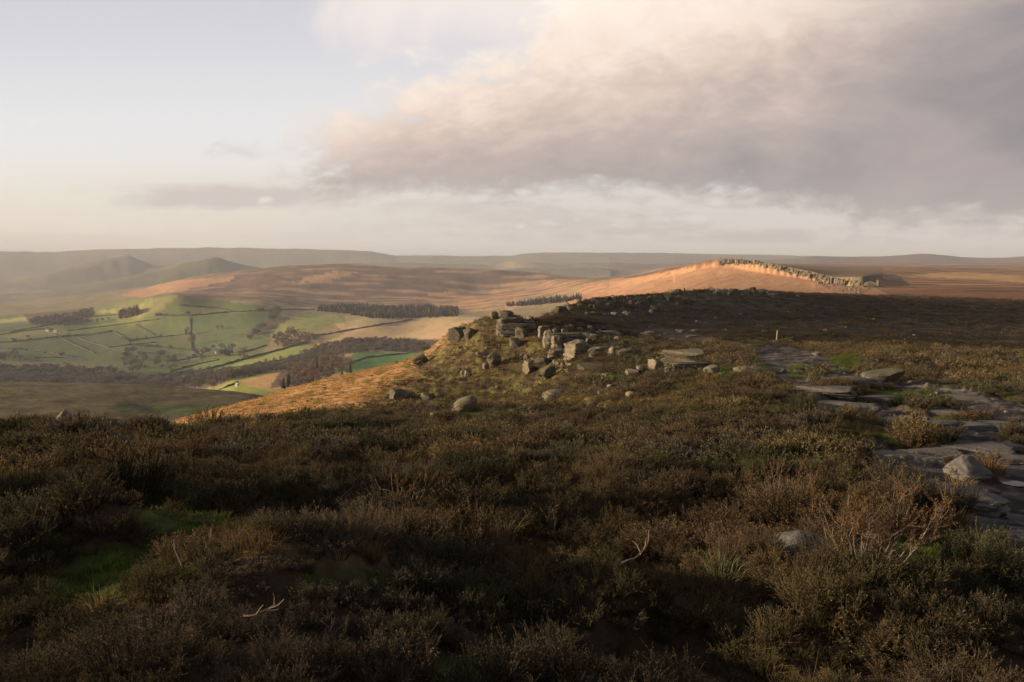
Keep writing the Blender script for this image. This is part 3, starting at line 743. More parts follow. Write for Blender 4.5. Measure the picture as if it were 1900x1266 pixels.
def scatter(name, label, pts, rz, scl, idx, tint, meshes, tilt=.15):
    n = len(pts)
    coll = bpy.data.collections.new(name + ' kinds')
    for k, me in enumerate(meshes):
        po = bpy.data.objects.new('%s kind %02d' % (name, k), me); coll.objects.link(po)
    me = bpy.data.meshes.new(name); me.vertices.add(n)
    me.vertices.foreach_set('co', np.asarray(pts, np.float32).ravel())
    rot = np.stack([RNG.normal(0, tilt, n), RNG.normal(0, tilt, n), rz], 1).astype(np.float32)
    s3 = np.asarray(scl, np.float32)
    if s3.ndim == 1: s3 = np.stack([s3, s3, s3 * RNG.uniform(.8, 1.2, n).astype(np.float32)], 1)
    for an, ty, key, val in (('turn', 'FLOAT_VECTOR', 'vector', rot), ('size', 'FLOAT_VECTOR', 'vector', s3), ('tint', 'FLOAT_COLOR', 'color', np.concatenate([tint, np.ones((n, 1))], 1))):
        a = me.attributes.new(an, ty, 'POINT'); a.data.foreach_set(key, np.asarray(val, np.float32).ravel())
    a = me.attributes.new('pick', 'INT', 'POINT'); a.data.foreach_set('value', np.asarray(idx, np.int32))
    o = bpy.data.objects.new(name, me); COL.objects.link(o)
    o['kind'] = 'stuff'; o['label'] = label
    ng = bpy.data.node_groups.new(name + ' growth', 'GeometryNodeTree')
    ng.interface.new_socket('Geometry', in_out='INPUT', socket_type='NodeSocketGeometry')
    ng.interface.new_socket('Geometry', in_out='OUTPUT', socket_type='NodeSocketGeometry')
    N = ng.nodes; L = ng.links
    gi = N.new('NodeGroupInput'); go = N.new('NodeGroupOutput')
    ci = N.new('GeometryNodeCollectionInfo'); ci.inputs['Collection'].default_value = coll
    ci.inputs['Separate Children'].default_value = True; ci.inputs['Reset Children'].default_value = True
    iop = N.new('GeometryNodeInstanceOnPoints'); iop.inputs['Pick Instance'].default_value = True
    def at(nm, ty):
        q = N.new('GeometryNodeInputNamedAttribute'); q.data_type = ty; q.inputs['Name'].default_value = nm
        return q.outputs['Attribute']
    L.new(gi.outputs[0], iop.inputs['Points']); L.new(ci.outputs[0], iop.inputs['Instance'])
    L.new(at('pick', 'INT'), iop.inputs['Instance Index'])
    e2r = N.new('FunctionNodeEulerToRotation'); L.new(at('turn', 'FLOAT_VECTOR'), e2r.inputs[0]); L.new(e2r.outputs[0], iop.inputs['Rotation'])
    L.new(at('size', 'FLOAT_VECTOR'), iop.inputs['Scale']); L.new(iop.outputs[0], go.inputs[0])
    md = o.modifiers.new('growth', 'NODES'); md.node_group = ng
    return o

def sample_grid(G, x, y):
    ph = np.arctan2(x, y); lr = np.log(np.maximum(np.hypot(x, y), .76))
    i = np.clip(np.round(np.interp(ph, PHI, np.arange(len(PHI)))).astype(int), 0, len(PHI) - 1)
    j = np.clip(np.round((lr - LR[0]) / (LR[1] - LR[0])).astype(int), 0, NR - 1)
    return G[i, j]

def spots(r0, r1, dens, p0=-38, p1=38):
    a = .5 * (r1 * r1 - r0 * r0) * R(p1 - p0)
    n = int(a * dens)
    r = np.sqrt(RNG.uniform(r0 * r0, r1 * r1, n)); ph = R(p0) + RNG.uniform(0, 1, n) * R(p1 - p0)
    return r * np.sin(ph), r * np.cos(ph)

# rocky ground and grass keep the heather away
ROCKY = []          # (x, y, radius) kept free of plants, filled below by the stones
HD = np.clip(1 - 1.25 * PATHG - 1.7 * GRASS - .55 * STR - 1.0 * m_or, 0, 1) * np.where(hs & (m_or < .3), .68, 1) * (1 - sp) * (1 - .85 * sst(.1, .3, diag) * hs)
_rim = in_poly([(1674,706),(1720,708),(1810,730),(1860,748),(1850,756),(1790,738),(1700,716)], PXG, PYG) | in_poly([(1150,612),(1220,605),(1275,615),(1330,630),(1400,640),(1395,648),(1300,634),(1200,622)], PXG, PYG)
HD = HD * np.where(_rim & (RG < 260), .12, 1)
TINTS = np.array([(.070,.054,.034), (.052,.057,.027), (.155,.114,.050), (.092,.060,.036), (.088,.080,.066), (.052,.042,.031)])
def heather_tint(x, y):
    n = len(x)
    w = np.stack([.45 + .0 * x, .32 + .9 * perlin(x / 4, y / 4, 120), .20 + .9 * perlin(x / 3, y / 3, 121), .25 + .8 * perlin(x / 5, y / 5, 122), .15 + .7 * perlin(x / 2.5, y / 2.5, 123), .3 + .6 * perlin(x / 6, y / 6, 124)], 1)
    w = np.maximum(w, .02) ** 2.6 * RNG.uniform(.3, 1, (n, 6)); w /= w.sum(1, keepdims=True)
    return (w @ TINTS) * .92 * RNG.uniform(.7, 1.35, (n, 1))
# ------------------------------------------------------------------ things: naming, copies
def tag(o, label, cat, group=None, kind=None):
    o['label'] = label; o['category'] = cat
    if group: o['group'] = group
    if kind: o['kind'] = kind
    return o
def link(name, me, parent=None):
    o = bpy.data.objects.new(name, me); COL.objects.link(o)
    if parent is not None: o.parent = parent
    return o
def empty(name, loc, rz=0.0):
    o = bpy.data.objects.new(name, None); COL.objects.link(o)
    o.location = loc; o.rotation_euler = (0, 0, rz); o.empty_display_size = .2
    return o

# ------------------------------------------------------------------ gritstone
def stone_material(name, a, b, moss, mossy=.5, streak=.5):
    m, t, out = new_mat(name)
    p = t.new('ShaderNodeBsdfPrincipled')
    tcn = t.new('ShaderNodeTexCoord'); gm = t.new('ShaderNodeNewGeometry')
    pos = gm.outputs['Position']
    n1 = t.noise(pos, 1.3, 5, .65, .4); n2 = t.noise(pos, 9, 4, .7)
    sv = t.noise(t.mapping(pos, (5, 5, .6)), 1.0, 4, .6)
    sep = t.new('ShaderNodeSeparateXYZ'); t.l.new(gm.outputs['Normal'], sep.inputs[0])
    col = t.mix(t.ss(n1, .35, .65), a, b)
    col = t.mix(t.m('MULTIPLY', t.ss(sv, .48, .68), streak), col, tuple(c * .42 for c in a))
    col = t.mix(t.m('MULTIPLY', t.ss(n2, .55, .75), .45), col, tuple(min(1, c * 1.5) for c in b))
    up = t.m('MULTIPLY', t.ss(sep.outputs[2], .45, .95), t.ss(n1, .38, .62))
    col = t.mix(t.m('MULTIPLY', up, mossy), col, moss)
    t.l.new(col, p.inputs['Base Color'])
    p.inputs['Roughness'].default_value = .88; p.inputs['Specular IOR Level'].default_value = .15
    bp = t.new('ShaderNodeBump'); bp.inputs['Strength'].default_value = .55; bp.inputs['Distance'].default_value = .06
    t.l.new(t.m('ADD', t.m('MULTIPLY', n2, .7), n1), bp.inputs['Height']); t.l.new(bp.outputs[0], p.inputs['Normal'])
    t.l.new(p.outputs[0], out.inputs[0])
    return m
M_GRIT = stone_material('weathered gritstone', (.165, .138, .098), (.27, .225, .162), (.105, .11, .045), .55)
M_DARK = stone_material('lichened dark gritstone', (.10, .088, .07), (.17, .15, .115), (.075, .085, .035), .6)
M_PATH = stone_material('worn path slab', (.115, .105, .102), (.185, .168, .16), (.07, .075, .04), .25, .2)
M_FAR = stone_material('pale far gritstone', (.22, .18, .12), (.35, .29, .20), (.13, .12, .06), .5, .7)

def stone_mesh(name, seed, e=4.0, cuts=7, cutd=(.62, .95), beds=3, bed=.07, rough=.07, n=13, mat=None, lean=0.0, taper=0.0):
    rng = np.random.default_rng(seed)
    bm = bmesh.new(); bmesh.ops.create_cube(bm, size=2.0)
    bmesh.ops.subdivide_edges(bm, edges=bm.edges[:], cuts=n, use_grid_fill=True)
    co = np.array([v.co[:] for v in bm.verts]); faces = [tuple(v.index for v in f.verts) for f in bm.faces]
    bm.free()
    nr = (np.abs(co) ** e).sum(1) ** (1 / e)
    p = co / nr[:, None] * (1.0 if e > 3 else 1.02)
    for k in range(cuts):
        nv = unit(rng.normal(size=3) * np.array([1, 1, .65])); d = rng.uniform(*cutd) * np.abs(nv).sum() ** .6
        q = p @ nv - d
        p = p - np.where(q > 0, q, 0)[:, None] * nv * rng.uniform(.85, 1.0)
    zl = np.sort(rng.uniform(-.75, .85, beds))
    for z0 in zl:
        z0n = z0 + .10 * perlin(p[:, 0] * 1.3 + seed, p[:, 1] * 1.3, seed)
        g = np.exp(-((p[:, 2] - z0n) / .055) ** 2)
        p[:, :2] *= (1 - bed * g)[:, None]
        side = (p[:, 2] > z0n)
        off = rng.normal(size=2) * bed * .5
        p[:, :2] += np.where(side[:, None], off, 0)
    f = 1.4
    nz = fbm(p[:, 0] * f + p[:, 2] * 1.9 + seed, p[:, 1] * f - p[:, 2] * 1.3, 4, seed)
    n2 = fbm(p[:, 1] * 2.5 + seed, p[:, 2] * 4.0 + p[:, 0] * 1.5, 3, seed + 9)
    rad = unit(p)
    p = p + rad * (nz * rough * 2 + n2 * rough * .8)[:, None]
    p[:, :2] *= (1 - taper * (p[:, 2:3] + 1) / 2)
    p[:, 0] += lean * p[:, 2]
    lo, hi = p.min(0), p.max(0)
    p = (p - lo) / (hi - lo) - np.array([.5, .5, 0])
    me = bpy.data.meshes.new(name)
    me.from_pydata(p.tolist(), [], faces)
    me.polygons.foreach_set('use_smooth', np.ones(len(faces), bool))
    me.update()
    me.materials.append(mat or M_GRIT)
    try: me.set_sharp_from_angle(angle=R(30))
    except Exception: pass
    return me

def stones(base, seeds, **kw): return [stone_mesh('%s %d' % (base, s), s, **kw) for s in seeds]
BOULD = stones('rounded boulder', range(400, 406), e=2.6, cuts=9, beds=2, bed=.03, n=15)
BLOCK = stones('square block', range(420, 428), e=9, cuts=9, cutd=(.62, .95), beds=4, bed=.12, rough=.10, n=17)
SLAB = stones('flat slab', range(440, 447), e=7, cuts=16, cutd=(.42, .88), beds=2, bed=.08, rough=.10, n=15)
SHARP = stones('angular block', range(460, 465), e=6, cuts=12, cutd=(.42, .75), beds=2, bed=.06, rough=.09, n=14)
def recol(ms, mat):
    out = []
    for me in ms:
        c = me.copy(); c.materials.clear(); c.materials.append(mat); out.append(c)
    return out
BLOCK_D, BOULD_D, SHARP_D, SLAB_D = recol(BLOCK, M_DARK), recol(BOULD, M_DARK), recol(SHARP, M_DARK), recol(SLAB, M_DARK)
PSLAB = recol(SLAB, M_PATH)
PBOULD = recol(BOULD, M_PATH)

def rock(px, py, w, h, me, label, name='boulder', yaw=0.0, dr=.8, sink=.22, tilt=(0, 0), near=0.0, group=None, cat='rock', lift=0.0, clear=.5):
    """a stone whose foot is at photo pixel (px, py) and that looks w by h photo pixels"""
    x, y, z, D = hit(px, py, near)
    D = y * CP - z * SP
    W = w * D / FPX; H = h * D / FPX / (1 - sink); dp = W * dr
    y2 = y + dp * .30; x2 = x * y2 / y
    z2 = min(float(height(x2, y2)), z + .25 * H) if sink > 0 else z
    o = link(name, me)
    o.scale = (W, dp, H); o.location = (x2, y2, z2 - sink * H + lift * D / FPX)
    o.rotation_euler = (R(tilt[1]), R(tilt[0]), R(yaw))
    tag(o, label, cat, group)
    if clear: ROCKY.append((x2, y2, W * clear))
    return o

# --- the crag that ends the near edge
CR = 70.0
rock(917, 593, 17, 15, BOULD[0], 'small round pale boulder perched on the tip of the crag', yaw=20, sink=.05, near=CR)
rock(939, 594, 30, 17, BOULD_D[1], 'dark rounded boulder perched on the tip of the crag', yaw=-10, sink=.05, near=CR)
rock(945, 612, 46, 20, BLOCK_D[0], 'dark square edged outcrop under the perched boulders', 'rock_outcrop', yaw=12, dr=.8, near=CR)
rock(931, 622, 22, 20, BLOCK_D[1], 'stepped block on the sunlit corner below the perched boulders', yaw=25, near=CR)
rock(850, 634, 36, 26, BLOCK_D[2], 'dark layered crag jutting out at the left end of the edge', 'rock_outcrop', yaw=-20, near=CR)
rock(872, 630, 26, 20, SHARP_D[0], 'dark broken rock behind the layered crag', yaw=15, near=CR)
rock(981, 610, 26, 22, BLOCK[3], 'pale square boulder with a dark hollow standing on the crest', yaw=30, near=CR)
rock(967, 627, 22, 18, BLOCK[4], 'squat block below the square boulder with the hollow', yaw=-15, near=CR)
rock(1009, 627, 24, 22, BLOCK[5], 'tall pale block at the back of the pillar group', yaw=20, near=CR)
rock(1016, 645, 19, 32, BLOCK[6], 'tall narrow gritstone pillar with a dark cleft at its right', yaw=18, dr=1.2, near=CR)
rock(1033, 648, 19, 26, BLOCK[7], 'shorter gritstone pillar under an overhanging capstone', yaw=18, dr=1.2, near=CR)
rock(1047, 630, 42, 12, SLAB[0], 'long capstone lying on top of the shorter pillar', yaw=10, dr=.6, sink=.05, near=CR)
rock(1030, 622, 12, 12, BOULD[3], 'rounded stone wedged above the two pillars', yaw=0, near=CR)
rock(1074, 666, 50, 33, BLOCK[2], 'large pale block with upright cracks right of the pillars', 'rock_outcrop', yaw=28, dr=.9, near=55)
rock(1112, 662, 44, 18, BLOCK_D[3], 'long dark ledge joining the large cracked block', 'rock_outcrop', yaw=4, dr=.5, near=55)
rock(1032, 664, 42, 13, SLAB[1], 'flat mossy ledge left of the large cracked block', yaw=15, dr=.9, near=55)
rock(1140, 660, 24, 17, BLOCK[0], 'pale square block at the left end of a dark ledge', yaw=26, near=50)
rock(1170, 662, 56, 15, SLAB_D[2], 'dark flat ledge between two pale outcrops', 'rock_outcrop', yaw=2, dr=.5, near=50)
rock(1080, 636, 22, 10, SHARP[1], 'broken pale stones on the flat ground above the cracked block', near=CR)
rock(919, 678, 27, 24, SHARP[0], 'leaning slab shaped boulder halfway up the green hillside', yaw=40, tilt=(-18, 0), near=55)
rock(957, 646, 26, 17, SHARP_D[1], 'dark boulder on the green hillside below the crest', yaw=-20, near=60)
rock(984, 690, 28, 22, SHARP[2], 'pale pointed boulder leaning on a dark one on the hillside', yaw=50, tilt=(-15, 0), near=50)
rock(1004, 683, 28, 18, SHARP_D[2], 'dark angular boulder behind the pale pointed one', yaw=-10, near=50)
rock(1019, 702, 30, 22, SHARP_D[3], 'dark sloping slab above the shadowed hollow', yaw=35, tilt=(-15, 0), near=48)
rock(868, 765, 54, 27, stone_mesh('egg boulder', 487, e=2.1, cuts=4, cutd=(.7, .95), beds=1, bed=.02, n=20, rough=.05), 'big pale egg shaped boulder leaning to the right on the slope', yaw=12, dr=.7, tilt=(-24, 0), sink=.12, near=40)
rock(808, 776, 20, 11, BOULD[5], 'small pale boulder, left one of a pair on the slope', yaw=10, near=38)
rock(826, 776, 26, 10, BOULD_D[0], 'low dark boulder, right one of a pair on the slope', yaw=-10, near=38)
rock(738, 741, 30, 19, SHARP_D[4], 'dark rock at the foot of the straw coloured slope', yaw=15, near=50)
rock(792, 742, 28, 13, SHARP_D[0], 'low dark rock at the edge of the heather below the slope', yaw=-30, near=50)
rock(787, 676, 28, 20, SLAB_D[4], 'dark slab on the skyline of the straw slope', yaw=30, tilt=(-35, 0), near=70)
rock(859, 698, 10, 12, SHARP[3], 'small upright pale stone on the hillside, left of a pair', near=50)
rock(868, 700, 14, 12, SHARP[4], 'small sloping pale stone on the hillside, right of a pair', near=50)
rock(1033, 740, 56, 16, BOULD[2], 'broad low pale boulder sunk in the heather', yaw=8, dr=.6, sink=.4, near=38)
rock(1121, 712, 10, 12, SHARP[1], 'small pointed pale stone in the heather near the hollow', near=38)
rock(1075, 706, 26, 10, SHARP[2], 'low pale stones in the dark hollow', near=38)
rock(1146, 636, 14, 12, BOULD[0], 'rounded pale stone on the flat ground behind the dark ledge', near=60)
rock(1188, 640, 20, 6, SLAB[3], 'small flat pale stone in the heather behind the slab outcrop', near=60)
rock(1052, 642, 84, 24, BLOCK_D[1], 'dark layered ledge behind the pillars and the cracked block', 'rock_outcrop', yaw=6, dr=.5, near=CR + 12)
rock(955, 622, 64, 20, BLOCK_D[7], 'dark stepped ledge under the crest boulders', 'rock_outcrop', yaw=8, dr=.5, near=CR + 10)
rock(1078, 628, 74, 8, PSLAB[2], 'long grey rock pavement on the crag top behind the capstone', 'rock_pavement', yaw=2, dr=1.2, sink=.3, near=CR)
rock(1125, 622, 60, 6, PSLAB[5], 'second grey rock pavement on the crag top, further right', 'rock_pavement', yaw=-4, dr=1.4, sink=.3, near=CR)
rock(1052, 645, 30, 16, BLOCK_D[6], 'dark block added as shade in the recess between the shorter pillar and the cracked block', yaw=10, dr=.8, near=CR)  # shade of the recess given by dark stone
rock(1018, 672, 54, 9, SLAB_D[3], 'dark low ledge under the mossy ledge', yaw=6, dr=.6, near=52)
rock(1098, 684, 60, 9, SLAB_D[6], 'dark ledge along the top of the shadowed hollow', 'rock_outcrop', yaw=4, dr=.5, near=50)
rock(958, 606, 40, 14, BLOCK_D[4], 'dark ledge joining the perched boulders to the square boulder', 'rock_outcrop', yaw=-4, dr=.7, near=CR)
# --- the slab outcrop in the middle
rock(1268, 669, 88, 19, SLAB[4], 'broad pale slab topping the outcrop in the heather', 'rock_outcrop', yaw=6, dr=.65, sink=.15, near=44)
rock(1256, 680, 90, 17, SLAB[5], 'middle pale slab of the outcrop in the heather', 'rock_outcrop', yaw=-4, dr=.6, near=42)
rock(1281, 691, 74, 18, BLOCK_D[5], 'dark overhanging slab at the front of the outcrop', 'rock_outcrop', yaw=3, dr=.35, near=40)
rock(1217, 686, 26, 19, SHARP[4], 'upright pale block at the left end of the slab outcrop', yaw=25, near=42)
rock(1241, 690, 18, 10, BOULD[3], 'small rounded stone under the slab outcrop', near=40)
rock(1189, 690, 18, 12, BOULD[1], 'small rounded stone on the grass left of the slab outcrop', near=40)
rock(1172, 694, 26, 9, SLAB[6], 'low flat stone on the grass left of the slab outcrop', near=40)
rock(1291, 657, 24, 10, SHARP_D[1], 'dark rough rock lying on top of the slab outcrop', near=46)
rock(1322, 692, 33, 13, BOULD[5], 'lone pale boulder right of the slab outcrop', yaw=20, tilt=(-12, 0), near=38)
rock(1392, 692, 64, 12, BOULD[1], 'long low boulder beside the bend of the path', yaw=4, dr=.5, sink=.35, near=38)
# --- beside the path
rock(1634, 715, 88, 25, stone_mesh('tilted slab', 489, e=8, cuts=6, cutd=(.6, .95), beds=3, bed=.06, n=18, mat=M_DARK, lean=.25), 'big dark tilted slab standing beside the path', yaw=-8, dr=.55, tilt=(-9, 6), sink=.12, near=36)
rock(1519, 660, 28, 7, SLAB[2], 'pale curved slab at the far edge of the path', yaw=10, near=50)
rock(1678, 860, 26, 15, BOULD[0], 'small pale stone on the peat left of the conical boulder', yaw=30, sink=.3)
rock(1795, 886, 92, 40, stone_mesh('conical boulder', 481, e=2.6, cuts=7, cutd=(.5, .85), beds=1, bed=.02, n=20, taper=.78, mat=M_PATH), 'pale conical boulder sitting on the dark peat path', yaw=20, dr=.8, sink=.12, clear=.35)
rock(1666, 788, 100, 16, PSLAB[0], 'long flat slab crossing the grass beside the path', 'stone_slab', yaw=3, dr=.4, sink=.3)
rock(1868, 868, 120, 18, PSLAB[1], 'long pale slab behind the conical boulder', 'stone_slab', yaw=-3, dr=.4, sink=.3)
rock(1806, 948, 170, 40, PSLAB[2], 'broad grey slab in front of the conical boulder', 'stone_slab', yaw=4, dr=.55, sink=.5)
rock(1727, 908, 52, 16, PSLAB[3], 'small worn slab at the left edge of the path', 'stone_slab', yaw=10, dr=.6, sink=.4)
rock(1880, 1024, 110, 36, PSLAB[4], 'broad worn slab at the right edge near the puddle', 'stone_slab', yaw=-6, dr=.6, sink=.5)
rock(1818, 764, 62, 12, PSLAB[5], 'pale slab between heather clumps beside the path', 'stone_slab', yaw=5, dr=.5, sink=.3)
rock(1722, 856, 40, 10, PSLAB[6], 'thin slab lying on wet peat above the conical boulder', 'stone_slab', yaw=8, dr=.6, sink=.4)
rock(1690, 880, 70, 10, PSLAB[1], 'low slab on the peat below the small pale stone', 'stone_slab', yaw=-8, dr=.6, sink=.4)
rock(1835, 990, 110, 26, PSLAB[0], 'dark sloping slab below the broad grey slab', 'stone_slab', yaw=-12, dr=.5, sink=.5)
# --- in the near heather
rock(1480, 1034, 98, 44, stone_mesh('buried boulder', 483, e=2.4, cuts=4, beds=1, bed=.02, n=20, mat=M_PATH), 'smooth grey boulder half buried beside the twiggy heather bush', yaw=10, dr=.7, sink=.3, clear=.42)
rock(1434, 1136, 34, 14, BOULD_D[3], 'small dark stone almost hidden in the near heather', sink=.2)
rock(126, 796, 50, 32, stone_mesh('pyramid boulder', 485, e=2.4, cuts=5, cutd=(.5, .8), beds=1, bed=.02, n=15, taper=.8), 'pyramid shaped pale boulder on the left skyline', yaw=35, dr=.9, sink=.1, clear=.45)
rock(222, 834, 84, 25, SLAB_D[2], 'low grey boulder in the heather below the mossy bank', yaw=6, dr=.6, sink=.3)
rock(305, 832, 30, 14, PBOULD[1], 'small grey boulder right of the low grey one in the heather', yaw=0, sink=.3)
rock(250, 800, 130, 27, BOULD_D[4], 'long dark mossy hump of rock on the left skyline', 'boulder', yaw=4, dr=.4, sink=.3)
rock(602, 834, 76, 20, PSLAB[2], 'flat grey slab showing through the heather left of the middle', 'stone_slab', yaw=3, dr=.5, sink=.3)

# --- stones that nothing tells apart
def strew(n, pts, me_list, wr, hr, label, group, name='stone', near=0.0, seed=1, sink=.25, yaw=180, dr=.8):
    rng = np.random.default_rng(seed); k = 0
    xs = [p[0] for p in pts]; ys = [p[1] for p in pts]
    while k < n:
        px, py = rng.uniform(min(xs), max(xs)), rng.uniform(min(ys), max(ys))
        if not in_poly(pts, np.array([px]), np.array([py]))[0]: continue
        w = wr[0] + (wr[1] - wr[0]) * rng.uniform() ** 2.2
        rock(px, py, w, w * rng.uniform(*hr), me_list[rng.integers(len(me_list))], label, name, rng.uniform(-yaw, yaw), dr, sink, near=near, group=group, clear=.4 if near < 60 else 0)
        k += 1
strew(46, [(790,690),(850,640),(905,610),(1000,640),(1060,700),(1000,735),(900,735),(780,735)], SHARP + SHARP_D + BOULD, (3, 14), (.4, .8), 'small gritstone block scattered on the green hillside below the crag', 'stones scattered down the hillside', near=48, seed=2)
strew(34, [(1000,610),(1130,606),(1160,640),(1090,650),(1020,640)], SHARP + BLOCK + SLAB_D, (5, 20), (.35, .7), 'broken gritstone on the flat top behind the pillars', 'broken rocks on the crag top', near=60, seed=3)
strew(26, [(1010,668),(1062,672),(1060,690),(1010,690)], SHARP + BOULD, (5, 12), (.5, .8), 'small tumbled stone at the foot of the pillars', 'tumbled stones below the pillars', near=48, seed=4)
strew(26, [(1140,612),(1230,604),(1300,616),(1410,640),(1400,650),(1300,640),(1180,628)], SLAB + PSLAB, (8, 34), (.10, .22), 'flat pale stone along the far stretch of the path', 'pale stones along the far path', 'stone_slab', near=70, seed=5)
strew(34, [(1390,644),(1450,642),(1530,660),(1680,712),(1900,760),(1900,830),(1780,830),(1700,780),(1560,760),(1480,710)], PSLAB, (20, 130), (.05, .11), 'flat worn slab bedded in the middle stretch of the path', 'slabs of the middle path', 'stone_slab', seed=6, sink=.45, yaw=14, dr=.45)
strew(22, [(1640,845),(1900,800),(1900,1120),(1820,1000),(1700,930)], PSLAB, (40, 190), (.05, .11), 'flat worn slab bedded in the near stretch of the path', 'slabs of the near path', 'stone_slab', seed=7, sink=.5, yaw=16, dr=.5)
strew(30, [(1060,690),(1150,690),(1260,740),(1200,770),(900,780),(760,775),(1000,745)], BOULD + SHARP, (8, 24), (.3, .5), 'low pale stone showing through the heather on the near crest', 'stones in the crest heather', near=30, seed=8, sink=.3)
strew(30, [(1200,570),(1480,560),(1850,640),(1850,700),(1500,640),(1250,600)], BOULD + SLAB, (3, 9), (.3, .5), 'pale stone lying on the dark burnt plateau', 'stones on the dark plateau', near=90, seed=9)
strew(46, [(1440,690),(1560,680),(1900,770),(1900,1080),(1700,930),(1620,860),(1700,800),(1500,730)], PBOULD + recol(SHARP, M_PATH), (4, 15), (.4, .7), 'small loose stone lying on the peat path', 'loose stones on the path', seed=12, sink=.3)
# rim of the plateau, a long way off
rock(1041, 581, 20, 13, BLOCK_D[1], 'dark overhanging prow at the left end of the far rim', 'rock_outcrop', yaw=20, near=150, dr=1.0, clear=0)
rock(1060, 577, 18, 10, SHARP[1], 'grey wedge of rock beside the dark prow', yaw=10, near=150, clear=0)
rock(1361, 547, 19, 11, BLOCK_D[3], 'dark square block on the skyline of the far rim', yaw=8, near=240, clear=0)
rock(1388, 548, 13, 9, BLOCK_D[5], 'smaller dark block with a leaning splinter on the far rim', yaw=-8, near=240, clear=0)
rock(1395, 540, 4, 9, SHARP_D[2], 'thin splinter of rock leaning off the smaller dark block', yaw=0, tilt=(38, 0), sink=.1, near=240, clear=0)
rock(1430, 547, 18, 7, BOULD_D[4], 'long dark hump of rock on the far rim', yaw=8, near=240, clear=0)
strew(110, [(1060,566),(1100,554),(1180,548),(1250,543),(1330,538),(1420,539),(1500,545),(1490,554),(1400,552),(1300,556),(1230,575),(1130,600),(1080,590)], BLOCK_D + SHARP_D + SHARP + SLAB, (3, 15), (.35, .75), 'grey gritstone block on the shadowed far rim', 'rocks along the far rim', near=150, seed=10)

# --- the pale cliff of the far edge
def buttress(px, base, top, w, me, label, group=None, off=0.0):
    D = float(np.interp(px, [1300, 1330, 1400, 1500, 1560, 1600, 1640], [1260, 1212, 1062, 912, 792, 732, 700])) - 4 + off
    k = kf(base); x = (px - 950) / (FPX * k) * D
    zb, zt = slope_of(base) * D, slope_of(top) * D
    o = link('cliff_buttress', me)
    W = w * D / FPX
    o.scale = (W, W * 1.3 + 3, (zt - zb) + 3); o.location = (x, D, zb - 3); o.rotation_euler = (0, 0, R(random.uniform(-25, 25)))
    return tag(o, label, 'cliff', group)
def far_rubble():
    rg = np.random.default_rng(77)
    for k in range(110):
        f = rg.uniform(0, 1); px = 1430 + 185 * f ** .8
        tp = float(np.interp(px, [1430, 1500, 1560, 1615], [490, 505, 517, 522])); bt = float(np.interp(px, [1430, 1500, 1560, 1615], [497, 524, 545, 545]))
        w = rg.uniform(1.6, 5.5)
        me = [SHARP, BLOCK, SHARP_D, BOULD][rg.integers(4)][rg.integers(5)]
        rock(px, rg.uniform(tp + 3, bt), w, w * rg.uniform(.6, 1.1), me, 'small grey rock in the boulder field below the near end of the far edge', 'boulder', rg.uniform(-180, 180), .9, .15, near=430, group='boulder field of the far edge', clear=0)
far_rubble()
FB = recol(BLOCK, M_GRIT); FBD = BLOCK_D + BLOCK_D[:3]
rng = random.Random(5)
px = 1334.0
while px < 1412:
    w = rng.uniform(2.5, 6.5); tp = float(np.interp(px, [1330, 1345, 1370, 1400, 1415], [482.5, 479.5, 479, 481.5, 484]))
    buttress(px + w / 2, tp + rng.uniform(4, 9), tp + rng.uniform(.9, 3.0), w * 1.1, rng.choice(FB + FBD), 'pale upright buttress in the high cliff at the left of the far edge', 'buttresses of the high cliff')
    px += w * rng.uniform(.8, 1.35)
while px < 1500:
    w = rng.uniform(2.5, 6); tp = float(np.interp(px, [1410, 1440, 1500], [485, 491, 504]))
    buttress(px + w / 2, tp + rng.uniform(3.5, 8), tp + rng.uniform(.8, 4), w, rng.choice(FB + FBD), 'small pale buttress in the broken middle of the far edge', 'buttresses of the broken middle', rng.uniform(-12, 4))
    px += w * rng.uniform(.9, 2.2)
while px < 1566:
    w = rng.uniform(2, 5); tp = float(np.interp(px, [1500, 1520, 1566], [504, 508, 516]))
    buttress(px + w / 2, tp + rng.uniform(5, 12), tp + rng.uniform(.8, 6), w, rng.choice(FB + FBD), 'rugged buttress in the boulder strewn part of the far edge', 'buttresses of the boulder strewn edge', rng.uniform(-30, 2))
    px += w * rng.uniform(.7, 1.1)
for px, b, tp, w, mm, lab in [(1570,537,521,6,FB[0],'tall pale buttress left of the cleft at the near end of the far edge'), (1579,540,521,6,FB[1],'sunlit pillar beside the dark cleft of the far edge'), (1587,527,520,9,BLOCK_D[0],'dark top block roofing the cleft of the far edge'), (1584,543,532,8,FB[3],'low pale buttress under the dark top block'), (1598,530,522,10,BLOCK_D[4],'dark shaded block right of the cleft'), (1614,528,521,18,SLAB_D[5],'dark stepped ledge at the right end of the far edge'), (1629,525,519,7,BLOCK_D[6],'last dark block where the far edge meets the plateau'), (1600,540,534,12,SHARP_D[1],'dark sloping boulder below the stepped ledge'), (1560,540,532,6,FB[5],'short pale buttress at the foot of the boulder strewn part')]:
    buttress(px, b, tp, w, mm, lab, off=-12)
# ------------------------------------------------------------------ trees
def tree_mat(name, col, wood=(.06, .05, .042), tr=.1, gain=1.35): return plant_material(name, wood, tr, False, col, gain, .7)
M_BROWNT = tree_mat('brown bare twigs', (.19, .148, .115)); M_GREYT = tree_mat('grey bare twigs', (.15, .138, .13))
M_RUST = tree_mat('rust larch', (.26, .155, .085)); M_PINE = tree_mat('dark conifer needles', (.032, .045, .026)); M_OLIVE = tree_mat('olive scrub', (.10, .10, .042))
M_BARK = surf('bark', (.085, .068, .055))

